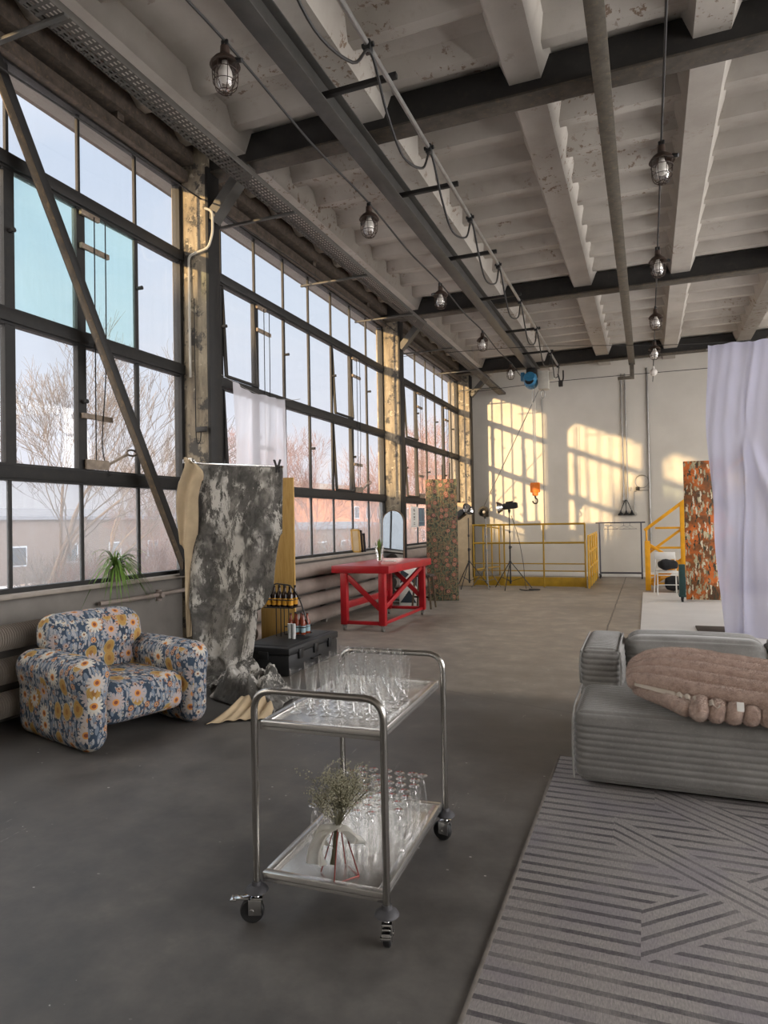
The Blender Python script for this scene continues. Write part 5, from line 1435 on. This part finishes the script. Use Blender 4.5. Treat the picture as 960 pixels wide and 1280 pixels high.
tdup(tB, (-14.8, 42.5, GZ), .6, 1.3, 'tall bare reddish tree beyond the left panes of the farthest window')
tdup(tB, (-15.2, 52.8, GZ), 2.6, 1.5, 'tall bare reddish tree beyond the right panes of the farthest window')
bA = tree('bare_shrub', 'leafless grey shrub low outside the left pane of the nearest window', (-10.5, 9.3, GZ), 3.4, 21, 'twig_grey', 1.1, 4, .03, 'bare shrubs outside', bush=True)
bB = tree('bare_shrub', 'leafless reddish shrub low outside the middle pane of the nearest window', (-12.5, 12.8, GZ), 3.6, 25, 'twig_red', 1.1, 4, .03, 'bare shrubs outside', bush=True)
for src, loc, rz, sc, lb in ((bB, (-10.5, 12.9, GZ), 1, 1, 'leafless reddish shrub low outside the right pane of the nearest window'),
                             (bB, (-15, 18.2, GZ), 2, 1.1, 'leafless reddish shrub low outside behind the spider plant'),
                             (bA, (-18, 16.4, GZ), 3, 1.1, 'leafless grey shrub farther out behind the tall bare tree'),
                             (bB, (-11, 20.5, GZ), 4, 1.2, 'leafless reddish shrub low outside beyond the pine board'),
                             (bA, (-11.5, 24, GZ), 5, 1.2, 'leafless grey shrub low outside above the red workbench'),
                             (bB, (-11, 27.5, GZ), 1.5, 1.3, 'leafless reddish shrub low outside beside the arched mirror'),
                             (bB, (-10.5, 33, GZ), .4, 1.4, 'leafless reddish shrub low outside beyond the posters')):
    tdup(src, loc, rz, sc, lb)
# ------------------------------------------------------------------ camera, sky, sun
cam = bpy.data.cameras.new('camera'); co = bpy.data.objects.new('camera', cam); COL.objects.link(co); SC.camera = co
yaw, pit, rol, f = 0.376219, 0.0149658, -0.0182887, 834.66
fw = V((-math.sin(yaw) * math.cos(pit), math.cos(yaw) * math.cos(pit), math.sin(pit)))
r0 = fw.cross(V((0, 0, 1))).normalized(); u0 = r0.cross(fw)
rr = r0 * math.cos(rol) + u0 * math.sin(rol); uu = -r0 * math.sin(rol) + u0 * math.cos(rol)
co.matrix_world = Matrix(((rr.x, uu.x, -fw.x, 0), (rr.y, uu.y, -fw.y, 0), (rr.z, uu.z, -fw.z, 1.6), (0, 0, 0, 1)))
cam.sensor_fit = 'VERTICAL'; cam.sensor_height = 36; cam.lens = f / 1280 * 36; cam.clip_start = .05; cam.clip_end = 500

SUN = V((-.39, -1, .155)).normalized()          # towards the sun
w = bpy.data.worlds.new('sky'); SC.world = w; w.use_nodes = True
nt = w.node_tree; nt.nodes.clear()
class WT(NT):
    def __init__(s): s.t = nt
t = WT()
g = t.n('ShaderNodeTexCoord').outputs['Generated']; s = t.sep(g)
c = t.ramp(s[2], [(0.0, (.80, .77, .82, 1)), (.08, (.82, .83, .90, 1)), (.3, (.70, .79, .91, 1)), (.6, (.58, .71, .90, 1)), (1, (.48, .62, .85, 1))])
cl = t.noise(t.scale(g, (1.5, 1.5, 4)), 2.2, 4)
c = t.mix(t.math('MULTIPLY', t.step(cl, .45, .7), .35), c, (.88, .88, .92, 1))
dotp = t.math('MAXIMUM', t.vmath('DOT_PRODUCT', g, tuple(SUN))[1], 0)
glow = t.math('MULTIPLY', t.math('POWER', dotp, 3), SKY_GLOW)
zen = t.math('MULTIPLY', t.step(s[2], .45, .95), SKY_ZENITH)  # overhead sky boosted out of view to light the hall
right_fill = t.math('MULTIPLY', t.math('MULTIPLY', t.step(s[0], .3, .8), t.math('SUBTRACT', 1, t.step(s[2], .45, .7))), SKY_RIGHT_FILL)  # extra brightness added to the unseen right-hand sky as fill
def sc_(v, col):
    return t.vmath('MULTIPLY', t.comb(v, v, v), col)[0]
tot = t.vmath('ADD', t.vmath('ADD', c, sc_(glow, (1, .86, .68)))[0], t.vmath('ADD', sc_(zen, (1.0, .97, .92)), sc_(right_fill, (1.0, .97, .93)))[0])[0]
bg = t.n('ShaderNodeBackground'); t.put(bg.inputs[0], tot); bg.inputs[1].default_value = SKY
nt.links.new(bg.outputs[0], t.n('ShaderNodeOutputWorld').inputs[0])
L = bpy.data.lights.new('sun', 'SUN'); L.energy = SUN_E; L.angle = R(.8); L.color = (1, .69, .34)
lo = bpy.data.objects.new('sun', L); COL.objects.link(lo); lo.rotation_euler = SUN.to_track_quat('Z', 'Y').to_euler()
# light portals in the window openings (guide the sky light, give none of their own)
def portal(loc, sx, sy, rot):
    a = bpy.data.lights.new('window_portal', 'AREA'); a.shape = 'RECTANGLE'; a.size = sx; a.size_y = sy; a.cycles.is_portal = True
    o = bpy.data.objects.new('window_portal', a); COL.objects.link(o); o.location = loc; o.rotation_euler = rot
for a, b in ((YF, 0), (.2, 6.32), (6.52, 12.63), (12.85, 18.4)):
    portal((-5.2, (a + b) / 2, 3.3), 4.5, b - a, (0, R(-90), 0))
for a, b in ops_r: portal((XR + .3, (a + b) / 2, 3.3), 4.5, b - a, (0, R(90), 0))
for a, b in ops_f: portal(((a + b) / 2, YF - .3, 3.3), b - a, 4.6, (R(90), 0, 0))
SC.view_settings.view_transform = 'Standard'; SC.view_settings.look = 'None'; SC.view_settings.gamma = 1
SC.view_settings.use_curve_mapping = False; SC.view_settings.exposure = EXPO
cy = SC.cycles; cy.max_bounces = 12; cy.diffuse_bounces = 6; cy.glossy_bounces = 5; cy.transmission_bounces = 8; cy.transparent_max_bounces = 40
cy.sample_clamp_indirect = 6; cy.use_denoising = True; cy.use_adaptive_sampling = False; cy.caustics_reflective = False; cy.caustics_refractive = False
bpy.context.view_layer.update()
